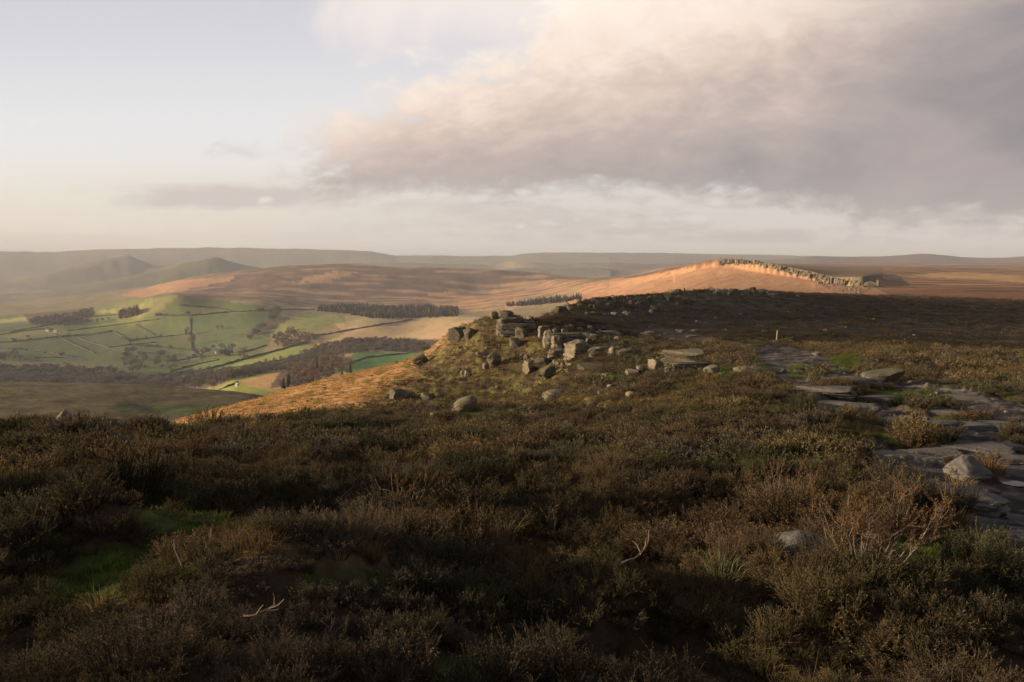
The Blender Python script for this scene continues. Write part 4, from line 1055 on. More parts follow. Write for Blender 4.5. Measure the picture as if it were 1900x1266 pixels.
def broad_crown(seed, n=520, size=.075):
    rng = np.random.default_rng(seed); B = MBuf()
    cl = unit(rng.normal(size=(14, 3))) * rng.uniform(.15, .36, (14, 1)) * np.array([1, 1, .95]) + np.array([0, 0, .62])
    k = rng.integers(0, 14, n)
    p = cl[k] + unit(rng.normal(size=(n, 3))) * (rng.uniform(0, 1, n) ** .5 * .17)[:, None]
    d = unit((p - np.array([0, 0, .35])) * .9 + rng.normal(size=(n, 3)) * .35)
    tp = np.clip(rng.uniform(.4, 1, n), 0, 1)
    leaf_tris(B, p - d * size * .5, d, rng.uniform(.7, 1.6, n) * size, rng.uniform(.4, .8, n) * size * .8, tp, tp, rng)
    return B, cl
def broad_trunk(cl):
    B = MBuf(); B.tube([(0, 0, -.06), (.005, 0, .12), (-.005, .005, .3), (0, 0, .55)], [.028, .020, .015, .006], 5)
    for c in cl[:8]: B.tube([(0, 0, .22 + .1 * c[2]), (c[0] * .5, c[1] * .5, .25 + c[2] * .35), tuple(c)], [.011, .007, .003], 3)
    return B
def cone_crown(seed, rows=11, per=13, wide=.19):
    rng = np.random.default_rng(seed); B = MBuf()
    for r in range(rows):
        z = .10 + .88 * r / rows; rad = wide * (1 - r / rows) ** .8 + .015
        th = rng.uniform(0, 6.28, per); L = rad * rng.uniform(.75, 1.2, per)
        p = np.stack([0 * th, 0 * th, z + rng.normal(0, .012, per)], 1) + np.stack([np.cos(th), np.sin(th), 0 * th], 1) * .01
        d = unit(np.stack([np.cos(th), np.sin(th), -.28 + 0 * th + rng.normal(0, .12, per)], 1))
        a = p + d * L[:, None] * .55
        s = np.stack([-np.sin(th), np.cos(th), 0 * th], 1) * (L * .42)[:, None]
        v = np.stack([p + np.array([0, 0, .03]), a - s, p + d * L[:, None], a + s], 1).reshape(-1, 3)
        B.add(v, [(4 * i, 4 * i + 1, 4 * i + 2, 4 * i + 3) for i in range(per)], np.repeat(rng.uniform(.35, 1, per), 4))
    B.tube([(0, 0, .9), (0, 0, 1.0)], [.012, .002], 3, .8)
    return B
def cone_trunk():
    B = MBuf(); B.tube([(0, 0, -.06), (0, 0, .5), (0, 0, .95)], [.018, .012, .003], 5); return B
def joined(Bs, mats, name):
    T = MBuf(); mi = []
    for b, k in Bs:
        T.add(np.concatenate(b.v), b.f, np.concatenate(b.t)); mi += [k] * len(b.f)
    me = T.mesh(name, None)
    for mt in mats: me.materials.append(mt)
    me.polygons.foreach_set('material_index', np.array(mi, np.int32))
    return me
TREES = {}
for nm, mt in (('brown', M_BROWNT), ('grey', M_GREYT), ('rust', M_RUST), ('olive', M_OLIVE)):
    TREES[nm] = []
    for s in range(3):
        b, cl = broad_crown(500 + s, 620); tk = broad_trunk(cl)
        TREES[nm].append((joined([(tk, 1), (b, 0)], [mt, M_BARK], nm + ' tree %d' % s), b.mesh(nm + ' crown %d' % s, mt), tk.mesh(nm + ' trunk %d' % s, M_BARK)))
for nm, mt in (('pine', M_PINE), ('larch', M_RUST)):
    TREES[nm] = []
    for s in range(3):
        b = cone_crown(520 + s, wide=.22); tk = cone_trunk()
        TREES[nm].append((joined([(tk, 1), (b, 0)], [mt, M_BARK], nm + ' tree %d' % s), b.mesh(nm + ' crown %d' % s, mt), tk.mesh(nm + ' trunk %d' % s, M_BARK)))
NAME = {'brown': 'bare_tree', 'grey': 'bare_tree', 'rust': 'bare_tree', 'olive': 'bush', 'pine': 'conifer_tree', 'larch': 'larch_tree'}
def tree(px, py, hpx, kind, label, group=None, near=620, parts=False, wide=1.0):
    x, y, z, D = hit(px, py, near)
    hm = hpx * D / FPX; v = random.randrange(3); me = TREES[kind][v]
    sc = (hm * wide * random.uniform(.9, 1.15), hm * wide * random.uniform(.9, 1.15), hm)
    if parts:
        o = empty(NAME[kind], (x, y, z), random.uniform(0, 6.28)); o.scale = sc
        link('crown', me[1], o); link('trunk', me[2], o)
    else:
        o = link('hedgerow_tree' if group == 'hedgerow trees of the valley' else NAME[kind], me[0]); o.location = (x, y, z); o.scale = sc; o.rotation_euler[2] = random.uniform(0, 6.28)
    return tag(o, label, 'bush' if kind == 'olive' and 'hedgerow' not in (group or '') else 'tree', group)

def cw(*p): return [(a / 2.969, 420 + b / 2.969) for a, b in p]
LAB = {'brown': ('brown bare tree in the near wood behind the straw slope', 'brown trees of the near wood'), 'rust': ('rust coloured tree in the near wood behind the straw slope', 'rust trees of the near wood'), 'pine': ('dark green conifer in the near wood behind the straw slope', 'conifers of the near wood')}
near_wood = [(508,728),(524,708),(548,692),(580,686),(600,678),(640,674),(660,684),(655,696),(615,706),(560,722),(530,730)]
rr = random.Random(3); k = 0
while k < 74:
    px, py = rr.uniform(508, 660), rr.uniform(675, 730)
    if not in_poly(near_wood, np.array([px]), np.array([py]))[0]: continue
    kd = rr.choices(['brown', 'rust', 'pine'], [.45, .15, .4])[0] if px < 600 else rr.choices(['brown', 'rust', 'pine'], [.7, .15, .15])[0]
    tree(px, py, rr.uniform(15, 25), kd, LAB[kd][0], LAB[kd][1], near=560, parts=True, wide=1.15 if kd != 'pine' else .95); k += 1
for k in range(26):
    f = rr.uniform(0, 1); tree(222 + 36 * f + rr.uniform(-3, 3), 590 - 8 * f + rr.uniform(-2.5, 2.5), rr.uniform(12, 18), 'larch' if rr.random() < .6 else 'brown', 'sunlit rusty tree in the clump below the green hilltop', 'clump below the green hilltop', near=1500, wide=1.3)
for px, py, h in [(120,607,8),(126,607,9),(140,604,7),(151,602,8),(160,601,7),(170,599,7),(181,598,9),(190,597,8),(201,594,6)]:
    tree(px, py, h, 'grey', 'small dark tree in the row along the bright strip field', 'row of trees on the strip field', near=1500)
tree(347, 622, 16, 'rust', 'upper rust coloured tree standing alone in the green fields', near=1000, wide=.9)
tree(357, 640, 20, 'rust', 'lower rust coloured tree standing alone in the green fields', near=1000, wide=.9)
tree(404, 612, 10, 'brown', 'pale brown tree in the middle of the green fields', near=1000)
tree(412, 611, 9, 'brown', 'smaller brown tree right of the pale brown one in the fields', near=1000)
for px, py, h, kd in [(372,664,16,'grey'),(381,660,18,'grey'),(366,660,14,'brown'),(376,670,13,'grey'),(388,656,11,'grey'),(419,660,17,'pine'),(424,661,14,'pine'),(446,664,15,'brown'),(452,660,16,'brown'),(430,650,14,'brown'),(412,648,12,'brown'),(396,649,10,'grey'),(456,668,12,'brown'),(362,668,12,'grey'),(350,672,12,'grey')]:
    tree(px, py, h, kd, {'grey': 'dark grey tree crowding the stone farmhouses', 'brown': 'brown bare tree crowding the stone farmhouses', 'pine': 'dark conifer beside the pale gabled farmhouse'}[kd], {'grey': 'grey trees by the farm', 'brown': 'brown trees by the farm', 'pine': 'conifers by the farm'}[kd], near=1000, wide=1.2)
for k in range(34):
    f = rr.uniform(0, 1); tree(462 + 60 * f + rr.uniform(-3, 3), 634 - 58 * f + rr.uniform(-3, 3), rr.uniform(7, 12), 'grey' if rr.random() < .6 else 'brown', 'dark tree in the diagonal line climbing the fields', 'diagonal line of trees', near=1300, wide=1.3)
for k in range(26):
    tree(rr.uniform(228, 272), rr.uniform(650, 692), rr.uniform(9, 14), 'grey', 'dark tree in the strip running down through the fields', 'strip of trees down the fields', near=1100, wide=1.25)
for k in range(18):
    tree(rr.uniform(290, 330), rr.uniform(658, 690), rr.uniform(8, 13), 'grey', 'dark tree left of the stone farmhouses', 'trees left of the farm', near=1100, wide=1.25)
for k in range(16):
    tree(rr.uniform(352, 400), rr.uniform(706, 722), rr.uniform(12, 18), rr.choice(['brown', 'olive', 'brown']), 'sunlit tree at the edge of the valley wood above the spur', 'sunlit edge of the valley wood', near=650, wide=1.2)
for px, py, w in [(540,750,8),(547,748,7),(570,748,9),(578,745,8),(603,723,7),(690,700,6),(736,676,8)]:
    tree(px, py, w * .75, 'olive', 'low dark bush alone on the straw coloured slope', 'bushes on the straw slope', near=60, wide=1.5)

HL = [cw((820,832),(1120,797),(1330,740),(1550,682)), cw((700,652),(850,665),(1080,688)), cw((1120,799),(1370,772),(1560,737)), cw((60,638),(380,605)), cw((710,632),(860,612),(1050,596)), cw((0,672),(340,712),(470,737)), cw((860,492),(1280,473),(1590,461)), cw((620,580),(712,640))]
for L in HL:
    for (a, b), (c, d) in zip(L[:-1], L[1:]):
        for k in range(max(2, int(abs(c - a) / 17))):
            f = rr.uniform(0, 1)
            tree(a + (c - a) * f, b + (d - b) * f + .8, rr.uniform(4.5, 8.5), rr.choice(['grey', 'brown', 'grey', 'olive']), 'small tree or bush growing along a valley field boundary', 'hedgerow trees of the valley', near=900, wide=1.35)
# woods that read as one mass
def wood(name, label, polys, kinds, dens, hm, near, far, seed):
    global RNG
    keep = RNG; RNG = np.random.default_rng(seed)
    x, y = spots(near, far, dens, -38, 12)
    z = height(x, y); px, py, _ = project(x, y, z)
    ok = np.zeros(len(x), bool)
    for P in polys: ok |= in_poly(P, px + 5 * perlin(x / 60, y / 60, 150), py + 2 * perlin(x / 60, y / 60, 151))
    x, y, z = x[ok], y[ok], z[ok]; n = len(x)
    h = RNG.uniform(hm[0] * .6, hm[1] * 1.1, n) * (1 + .45 * perlin(x / 70, y / 70, 152))
    ms = [TREES[kd][v][0] for kd in kinds for v in range(3)]
    o = scatter(name, label, np.stack([x, y, z], 1), RNG.uniform(0, 6.28, n), np.stack([h * 1.2, h * 1.2, h], 1), RNG.integers(0, len(ms), n), np.ones((n, 3)) * .1, ms, .03)
    RNG = keep
    print(name, n)
    return o
wood('conifer_plantation', 'dark conifer plantation on the far side of the valley', [[(590,572),(640,569),(850,573),(851,587),(800,590),(690,591),(640,583),(592,578)], [(938,566),(1000,560),(1074,555),(1076,558),(1000,566),(942,569)]], ['pine', 'pine', 'pine', 'larch'], .012, (11, 15), 1200, 3000, 1)
wood('valley_woodland', 'grey brown bare woodland on the valley floor', [[(-300,680),(0,680),(110,684),(200,688),(250,704),(350,698),(440,696),(500,684),(515,690),(440,704),(380,722),(0,722),(-300,722)], [(30,574),(100,564),(175,577),(170,600),(60,606)], [(0,660),(30,655),(40,668),(0,672)]], ['grey', 'grey', 'brown'], .0065, (8, 13), 640, 3000, 2)
wood('scrub_woodland', 'brown scrubby woodland on the slopes above the green field', [[(590,668),(560,657),(600,642),(660,630),(720,630),(790,640),(800,656),(700,652),(640,658)], [(480,676),(520,664),(590,660),(600,668),(560,690),(520,690)], [(500,628),(540,612),(590,625),(580,640),(520,648)]], ['brown', 'brown', 'olive', 'grey'], .010, (5, 10), 640, 2600, 3)

# ------------------------------------------------------------------ field walls
M_WALL = surf('dark dry stone', (.085, .078, .066)); M_HEDGE = surf('dark hedge', (.05, .05, .034))
def wall(pts, label, near=640, hgt=2.3, thick=2.4, name='dry_stone_wall', mat=None, cat='wall'):
    P = []
    for (a, b), (c, d) in zip(pts[:-1], pts[1:]):
        n = max(2, int(abs(c - a) / 7) + 1)
        P += [(a + (c - a) * i / n, b + (d - b) * i / n) for i in range(n)]
    P.append(pts[-1])
    W = np.array([hit(px, py, near)[:2] for px, py in P])
    q = [W[0]]
    for w_ in W[1:]:
        if np.hypot(*(w_ - q[-1])) < 160: q.append(w_)
    W = np.array(q)
    if len(W) < 2: return None
    d = np.gradient(W, axis=0); d /= np.linalg.norm(d, axis=1, keepdims=True) + 1e-9
    nrm = np.stack([-d[:, 1], d[:, 0]], 1)
    z = height(W[:, 0], W[:, 1]); rg = np.random.default_rng(len(pts) * 7 + int(pts[0][0]))
    hh = hgt * (1 + .25 * rg.normal(size=len(W))).clip(.5, 1.6)
    L = W + nrm * thick / 2; Rr = W - nrm * thick / 2; L2 = W + nrm * thick * .3; R2 = W - nrm * thick * .3
    v = np.concatenate([np.stack([L[:, 0], L[:, 1], z - 1.5], 1), np.stack([L2[:, 0], L2[:, 1], z + hh], 1), np.stack([R2[:, 0], R2[:, 1], z + hh], 1), np.stack([Rr[:, 0], Rr[:, 1], z - 1.5], 1)])
    n = len(W); f = [(a * n + i, a * n + i + 1, (a + 1) * n + i + 1, (a + 1) * n + i) for a in range(3) for i in range(n - 1)]
    f += [(0, n, 2 * n, 3 * n), (4 * n - 1, 3 * n - 1, 2 * n - 1, n - 1)]
    me = bpy.data.meshes.new(name); me.from_pydata(v.tolist(), [], f); me.materials.append(mat or M_WALL)
    return tag(link(name, me), label, cat)
def cw(*p): return [(a / 2.969, 420 + b / 2.969) for a, b in p]
wall(cw((60,582),(270,545),(450,505),(640,488)), 'field wall along the bright narrow strip field')
wall(cw((370,577),(600,550),(880,512)), 'wall under the bright strip, running to the lower hill')
wall(cw((60,638),(220,620),(380,605)), 'wall under the pale field with the farm buildings', hgt=2.6)
wall(cw((380,605),(500,598),(620,578)), 'short wall right of the pale farm field', hgt=2.2)
wall(cw((420,612),(520,648),(600,668)), 'wall dropping right from the pale farm field')
wall(cw((620,580),(690,615),(712,640)), 'curving wall round the end of a green field')
wall(cw((750,545),(800,570),(850,602)), 'short diagonal wall between two upper green fields')
wall(cw((710,632),(860,612),(1050,596),(1340,600)), 'long level wall across the middle of the green fields', hgt=2.4)
wall(cw((860,492),(1050,494),(1280,473),(1590,461),(1740,460)), 'long dark wall under the green hilltop towards the plantation', hgt=3.0)
wall(cw((1050,372),(1290,410),(1460,445),(1590,460)), 'wall slanting down the right side of the green hilltop', hgt=3.0)
wall(cw((990,436),(1180,450),(1290,468)), 'dark bank across the green hilltop', hgt=3.2, name='hedgerow', mat=M_HEDGE, cat='hedge')
wall(cw((1046,505),(1052,560),(1048,600)), 'wall going straight down from the hilltop wall')
wall(cw((700,652),(850,665),(1080,688)), 'dark hedge left of the farmhouses', hgt=3.4, name='hedgerow', mat=M_HEDGE, cat='hedge')
wall(cw((0,672),(200,682),(340,712),(470,737)), 'wall slanting across the lowest left fields')
wall(cw((190,727),(350,726),(480,738)), 'wall meeting the slanting one in the lowest left fields')
wall(cw((820,832),(1120,797),(1330,740),(1550,682),(1690,640)), 'tall dark hedge climbing right between the bright fields', hgt=3.6, name='hedgerow', mat=M_HEDGE, cat='hedge')
wall(cw((940,802),(1090,760),(1210,737)), 'low hedge below the farmhouses', hgt=2.4, name='hedgerow', mat=M_HEDGE, cat='hedge')
wall(cw((1120,799),(1370,772),(1560,737),(1750,692)), 'wall above the scrubby woodland on the bright field', hgt=2.4)
wall([(553,626),(600,622),(690,606),(765,594)], 'dark wall running up to the right end of the plantation', hgt=3.0)
wall(cw((1340,697),(1470,657)), 'short wall right of the farmhouses')
wall(cw((1200,907),(1310,865)), 'dark wall in the bright field above the spur', near=600, hgt=2.2)
wall(cw((0,640),(60,638)), 'wall carrying on left from the pale farm field', hgt=2.4)
wall(cw((290,592),(400,650),(520,700)), 'short slanting wall through the middle left fields')
wall(cw((600,668),(720,655),(860,640)), 'faint wall linking two green fields left of the lone rust trees')
wall(cw((1050,600),(1056,680)), 'wall beside the lower lone rust tree')
wall(cw((1340,600),(1420,600)), 'end of the level wall by the diagonal line of trees')
wall(cw((960,745),(1090,720),(1330,712)), 'hedge above the low hedge by the farmhouses', hgt=2.2, name='hedgerow', mat=M_HEDGE, cat='hedge')
wall(cw((0,600),(120,580),(270,560)), 'wall along the bottom of the left bright strip')
wall([(622,682),(680,664),(760,656)], 'wall along the top of the dark green field', hgt=2.0)

# ------------------------------------------------------------------ farm buildings
M_LIME = surf('pale rendered wall', (.62, .58, .52)); M_STONEW = surf('brown stone wall', (.26, .21, .17)); M_SLATE = surf('grey slate roof', (.11, .11, .115)); M_PALEROOF = surf('pale stone roof', (.42, .38, .33)); M_PANE = surf('dark window', (.03, .035, .04), .2, .5)
def house(px, py, w, h, label, wallm, roofm, name='farmhouse', near=640, yaw=0.0, chim=True, wins=3):
    x, y, z, D = hit(px, py, near)
    W, H = w * D / FPX, h * D / FPX; dp = W * .55
    r = empty(name, (x, y, z), R(yaw)); tag(r, label, 'house' if name != 'barn' else 'barn')
    e = H * .58
    bm = bmesh.new()
    V = [bm.verts.new(c) for c in [(-W/2,-dp/2,-2),(W/2,-dp/2,-2),(W/2,dp/2,-2),(-W/2,dp/2,-2),(-W/2,-dp/2,e),(W/2,-dp/2,e),(W/2,dp/2,e),(-W/2,dp/2,e),(-W/2,0,H*.97),(W/2,0,H*.97)]]
    for q in [(0,1,5,4),(1,2,6,9,5),(2,3,7,6),(3,0,4,8,7)]: bm.faces.new([V[i] for i in q])
    me = bpy.data.meshes.new('wall'); bm.to_mesh(me); bm.free(); me.materials.append(wallm); link('wall', me, r)
    o = .35; me = bpy.data.meshes.new('roof')
    vv = []
    for sx in (-W/2-o, W/2+o):
        vv += [(sx, -dp/2-o, e-.3), (sx, 0, H), (sx, dp/2+o, e-.3), (sx, dp/2+o, e), (sx, 0, H+.35), (sx, -dp/2-o, e)]
    me.from_pydata(vv, [], [(5,4,10,11),(4,3,9,10),(0,6,7,1),(1,7,8,2),(0,5,11,6),(2,8,9,3),(0,1,4,5),(1,2,3,4),(7,6,11,10),(8,7,10,9)])
    me.materials.append(roofm); rf = link('roof', me, r)
    if chim:
        me = box_mesh('chimney', (W*.36, -.5, H-1.0), (W*.36+.9, .5, H+1.5)); me.materials.append(wallm); link('chimney', me, rf)
    for k in range(wins):
        cx = -W/2 + W * (k + .7) / (wins + .4)
        me = box_mesh('window', (cx-.6, -dp/2-.06, e*.45), (cx+.6, -dp/2+.1, e*.8)); me.materials.append(M_PANE); link('window', me, r)
house(372, 655, 8, 8, 'small pale cottage left of the grey trees', M_LIME, M_SLATE, 'cottage', 1000, -30)
house(403, 656, 13, 10, 'stone farmhouse with a pale gable left of the conifers', M_LIME, M_SLATE, 'farmhouse', 1000, -55)
house(413, 657, 9, 8, 'dark stone farmhouse just left of the conifers', M_STONEW, M_SLATE, 'farmhouse', 1000, 10)
house(427, 656, 11, 10, 'farmhouse with a bright pale roof right of the conifers', M_STONEW, M_PALEROOF, 'farmhouse', 1000, 20)
house(360, 662, 6, 5, 'low pale outbuilding below the grey trees', M_LIME, M_SLATE, 'barn', 1000, 15, False, 1)
house(89, 615, 7, 5.5, 'pale farmhouse left of the white one on the far field', M_LIME, M_SLATE, 'farmhouse', 1500, -20, True, 2)
house(95, 615, 7, 5, 'second pale farmhouse touching the left one on the far field', M_LIME, M_SLATE, 'farmhouse', 1500, 15, True, 2)
house(103, 617, 7, 4.5, 'small white barn at the right of the far farm', M_LIME, M_PALEROOF, 'barn', 1500, -10, False, 1)
house(440, 717, 7, 6, 'white cottage at the edge of the bright field above the spur', M_LIME, M_PALEROOF, 'cottage', 640, -40, False, 2)
house(52, 625, 4, 3, 'tiny dark barn alone in the pale field', M_STONEW, M_SLATE, 'barn', 1500, 10, False, 1)

# ------------------------------------------------------------------ waymarker post
M_POST = surf('bleached oak post', (.42, .33, .22))
x, y, z, D = hit(1441, 633, 50)
B = MBuf(); B.tube([(0, 0, -.2), (.005, 0, .5), (0, .005, 1.05), (0, 0, 1.10)], [.085, .082, .078, .05], 8)
po = link('waymarker_post', B.mesh('waymarker post', M_POST)); po.location = (x, y, z); po.rotation_euler = (R(1), R(2), .4)
tag(po, 'pale wooden waymarker post standing in the dark heather beyond the path', 'post'); po.scale = (1, 1, 20 * D / FPX / 1.1)
ROCKY.append((x, y, .9))
rock(1436, 636, 7, 4, SHARP[0], 'small stone at the foot of the waymarker post', 'stone', near=50)
rock(1466, 635, 11, 5, BOULD[2], 'sunlit stone right of the waymarker post', 'stone', near=50)

# ------------------------------------------------------------------ walkers
def skin(name, verts, edges, radii, mat, parent=None, root=0, lv=1):
    me = bpy.data.meshes.new(name); me.from_pydata(verts, edges, [])
    o = link(name, me, parent)
    md = o.modifiers.new('skin', 'SKIN'); md.use_smooth_shade = True
    for i, sv in enumerate(me.skin_vertices[0].data):
        r = radii[i]; sv.radius = (r, r) if not isinstance(r, tuple) else r; sv.use_root = (i == root)
    sb = o.modifiers.new('smooth', 'SUBSURF'); sb.levels = lv; sb.render_levels = lv
    me.materials.append(mat)
    return o
M_SKIN = surf('skin', (.50, .32, .24), .6); M_HAIR = surf('dark hair', (.03, .022, .018))
def person(px, py, yaw, label, top, legs, near, stride=.22, hat=None):
    x, y, z, D = hit(px, py, near)
    r = empty('person', (x, y, z), R(yaw)); tag(r, label, 'person')
    s = stride
    V = [(0,0,.95),(0,0,1.15),(0,.01,1.36),(0,.01,1.50),(0,-.01,1.60),(0,-.01,1.72),          # 0-5 pelvis, waist, chest, neck, head
         (-.17,.01,1.42),(-.22,s*.5,1.14),(-.21,s*.7-.10,.92),(.17,.01,1.42),(.22,-s*.5,1.14),(.21,-s*.6-.10,.92),  # arms
         (-.09,0,.90),(-.10,-s*.7,.50),(-.10,-s*.8,.08),(-.10,-s*.8-.16,.04),(.09,0,.90),(.10,s*.5,.50),(.10,s*1.2,.10),(.10,s*1.2-.15,.04)]
    E = [(0,1),(1,2),(2,3),(3,4),(4,5),(2,6),(6,7),(7,8),(2,9),(9,10),(10,11),(0,12),(12,13),(13,14),(14,15),(0,16),(16,17),(17,18),(18,19)]
    Rd = [.13,.12,.15,.055,.085,.085,.06,.045,.035,.06,.045,.035,.085,.06,.04,.035,.085,.06,.04,.035]
    b = skin('body', V, E, Rd, M_SKIN, r, 0, 2)
    jm = surf('jacket cloth', top); lm = surf('trouser cloth', legs)
    js = [0,1,2,3,6,7,8,9,10,11]; mp = {a: i for i, a in enumerate(js)}
    JV = [V[i] for i in js]; JV[3] = (0, .01, 1.46); JV[6] = tuple(np.array(V[7]) * .25 + np.array(V[8]) * .75); JV[9] = tuple(np.array(V[10]) * .25 + np.array(V[11]) * .75)
    skin('jacket', JV, [(mp[a], mp[c]) for a, c in E if a in mp and c in mp], [.155,.15,.175,.075,.078,.06,.05,.078,.06,.05], jm, r)
    ls = [0,12,13,14,16,17,18]; mp = {a: i for i, a in enumerate(ls)}
    skin('trousers', [V[i] for i in ls], [(mp[a], mp[c]) for a, c in E if a in mp and c in mp], [.14,.105,.075,.055,.105,.075,.055], lm, r)
    skin('hat' if hat else 'hair', [(0,.02,1.66),(0,.01,1.74)], [(0,1)], [.098,.075], surf('wool hat', hat) if hat else M_HAIR, r)
    return r
person(1170, 565, 150, 'walker in a dark jacket and pinkish trousers on the far rim', (.02, .022, .035), (.42, .26, .22), 150)
person(1164.5, 563, 140, 'walker in a dull red jacket beside the dark jacketed one', (.22, .07, .06), (.06, .055, .06), 150)
person(1269.5, 542.5, 60, 'tiny figure standing on the skyline of the far rim', (.09, .06, .045), (.05, .045, .045), 200)
def stand_on_cliff():
    p = person(1337, 481, 30, 'tiny dark figure standing on top of the high cliff', (.05, .05, .055), (.04, .04, .045), 900)
    D = 1212.0; p.location = ((1337 - 950) / (FPX * kf(481)) * D, D, float(slope_of(480.6) * D)); p.scale = (1.6, 1.6, 1.9)
stand_on_cliff()
wp = hit(1157.5, 561, 150)
B = MBuf(); B.tube([(0, 0, -.1), (0, 0, .6), (0, 0, 1.0)], [.06, .055, .045], 6)
o = link('waymarker_post', B.mesh('rim post', M_POST)); o.location = wp[:3]; tag(o, 'thin pale post left of the two walkers on the far rim', 'post')

# ------------------------------------------------------------------ single plants and dead wood near the viewpoint
M_STEM = plant_material('pale bare heather stems', (.23, .175, .135), 0, False, (.23, .175, .135), 1.0, .5)
M_SPRIG = plant_material('russet sprigs', (.14, .095, .06), .2, False, (.135, .085, .045), 1.6)
M_STRAWP = plant_material('bleached grass', (.30, .23, .12), .3, False, (.30, .22, .11), 1.25)
M_GREYG = plant_material('grey green grass', (.16, .16, .09), .3, False, (.17, .17, .085), 1.25)
M_RUSSG = plant_material('russet grass', (.25, .13, .05), .3, False, (.27, .14, .05), 1.25)
def twig(B, p, d, L, r, depth, rng, ends, curl=.25):
    n = 5; pts = [np.array(p, float)]; dd = unit(np.array(d, float))
    for i in range(n):
        dd = unit(dd + rng.normal(size=3) * curl * .5 + np.array([0, 0, .10])); pts.append(pts[-1] + dd * L / n)
        if depth and i >= 1 and rng.random() < .75:
            twig(B, pts[-1], unit(dd + rng.normal(size=3) * .55), L * rng.uniform(.4, .65), r * .6, depth - 1, rng, ends, curl)
    B.tube(np.array(pts), np.linspace(r, r * .45, n + 1), 4, 1.0, cap=False)
    ends.append((pts[-1], dd)); ends.append((pts[-2], dd))
def twig_bush(px, py, wpx, hpx, label, seed, name='bare_heather_bush', arms=9, leaf=26, lean=.25, r=.0052):
    x, y, z, D = hit(px, py); W, H = wpx * D / FPX, hpx * D / FPX
    rng = np.random.default_rng(seed); B = MBuf(); ends = []
    for k in range(arms):
        f = (k + .5) / arms * 2 - 1
        twig(B, (f * W * .30, rng.normal() * .05, -.05), (f * .9 + lean, rng.normal() * .25, 1.0 - .45 * max(f, 0)), H * rng.uniform(.65, 1.0), r, 2, rng, ends)
    o = empty(name, (x, y, z)); tag(o, label, 'bush')
    link('stems', B.mesh(name + ' stems', M_STEM), o)
    if leaf:
        S = MBuf()
        for p, d in ends:
            n = leaf; w = rng.uniform(-.3, 1, n)
            P = p + d * (w * H * .16)[:, None] + rng.normal(size=(n, 3)) * H * .012
            leaf_tris(S, P, unit(d + rng.normal(size=(n, 3)) * .6), rng.uniform(.8, 1.4, n) * .012, rng.uniform(.004, .007, n), .4 + .5 * w.clip(0), .6 + .4 * w.clip(0), rng)
        link('sprigs', S.mesh(name + ' sprigs', M_SPRIG), o)
    ROCKY.append((x, y, W * .28))
    return o
twig_bush(1615, 1048, 170, 118, 'tall twiggy heather bush with pale pinkish bare stems', 601, arms=22, leaf=30, lean=.15)
twig_bush(1030, 1002, 46, 52, 'small forked pale twig plant right of the bleached tussock', 602, arms=3, leaf=10)
twig_bush(1455, 930, 80, 60, 'grey twiggy heather with upright stems in the middle right heather', 603, arms=8)
twig_bush(760, 935, 90, 62, 'rusty heather bush standing out above the others left of the middle', 604, arms=9, leaf=40)
twig_bush(1185, 780, 22, 32, 'slender pale heather stems on the near crest', 605, arms=5)
twig_bush(330, 860, 50, 40, 'dull brown heather clump below the left skyline', 606, arms=7, leaf=36)
twig_bush(350, 1052, 34, 62, 'dead branched stalk rising above the dark mound', 607, 'dead_stalk', arms=2, leaf=4, lean=.05, r=.010)
twig_bush(313, 1108, 18, 36, 'short dead stalk left of the dark mound', 608, 'dead_stalk', arms=1, leaf=0, lean=-.1, r=.009)
def tussock(px, py, hpx, label, seed, mat, blades=110, droop=.9, rad=.10):
    x, y, z, D = hit(px, py); H = hpx * D / FPX
    o = link('grass_tussock', tuft_mesh('tussock %d' % seed, seed, blades, 1.0, rad / max(H, .05), .006 / max(H, .05), droop, mat, .6))
    o.scale = (H, H, H); o.location = (x, y, z); ROCKY.append((x, y, .16))
    return tag(o, label, 'grass tussock')
tussock(938, 1004, 60, 'tall bleached grass tussock leaning right in the middle heather', 611, M_STRAWP, 80, .9)
tussock(1345, 1068, 46, 'grey green grass tussock in the dark heather', 612, M_GREYG, 150, 1.3, .16)
tussock(1780, 906, 34, 'bleached grass tuft at the foot of the conical boulder', 613, M_STRAWP, 120, .7, .16)
tussock(1736, 962, 34, 'russet grass tuft, left of the two beside the path', 614, M_RUSSG, 110, .7, .14)
tussock(1775, 975, 38, 'russet grass tuft, right of the two beside the path', 615, M_RUSSG, 130, .8, .18)
tussock(1500, 700, 14, 'pale grass tuft beside the bend of the path', 616, M_STRAWP, 100, .9, .3)
tussock(1835, 880, 40, 'dull brown grass clump right of the conical boulder', 617, M_RUSSG, 160, .9, .25)
def branch(px, py, wpx, label, seed, yaw, r=.006):
    x, y, z, D = hit(px, py); L = wpx * D / FPX
    rng = np.random.default_rng(seed); B = MBuf(); ends = []
    twig(B, (-L / 2, 0, .0), (1, .1, .12), L, r, 1, rng, ends, .35)
    o = link('fallen_branch', B.mesh('branch %d' % seed, M_STEM)); o.location = (x, y, z + .11); o.rotation_euler = (0, R(3), R(yaw))
    return tag(o, label, 'branch')
branch(1185, 1072, 70, 'pale dead branch lying on the russet heather', 621, 10, .008)
branch(268, 1200, 44, 'bent pale twig lying in the dark lower left heather', 622, -25)
branch(1325, 988, 50, 'thin white twig lying in the right hand heather', 624, 12)
branch(640, 945, 50, 'curved pale branch in the shaded left heather', 625, 60)
branch(480, 1185, 60, 'grey root like branch below the dark mound', 626, -12, .007)

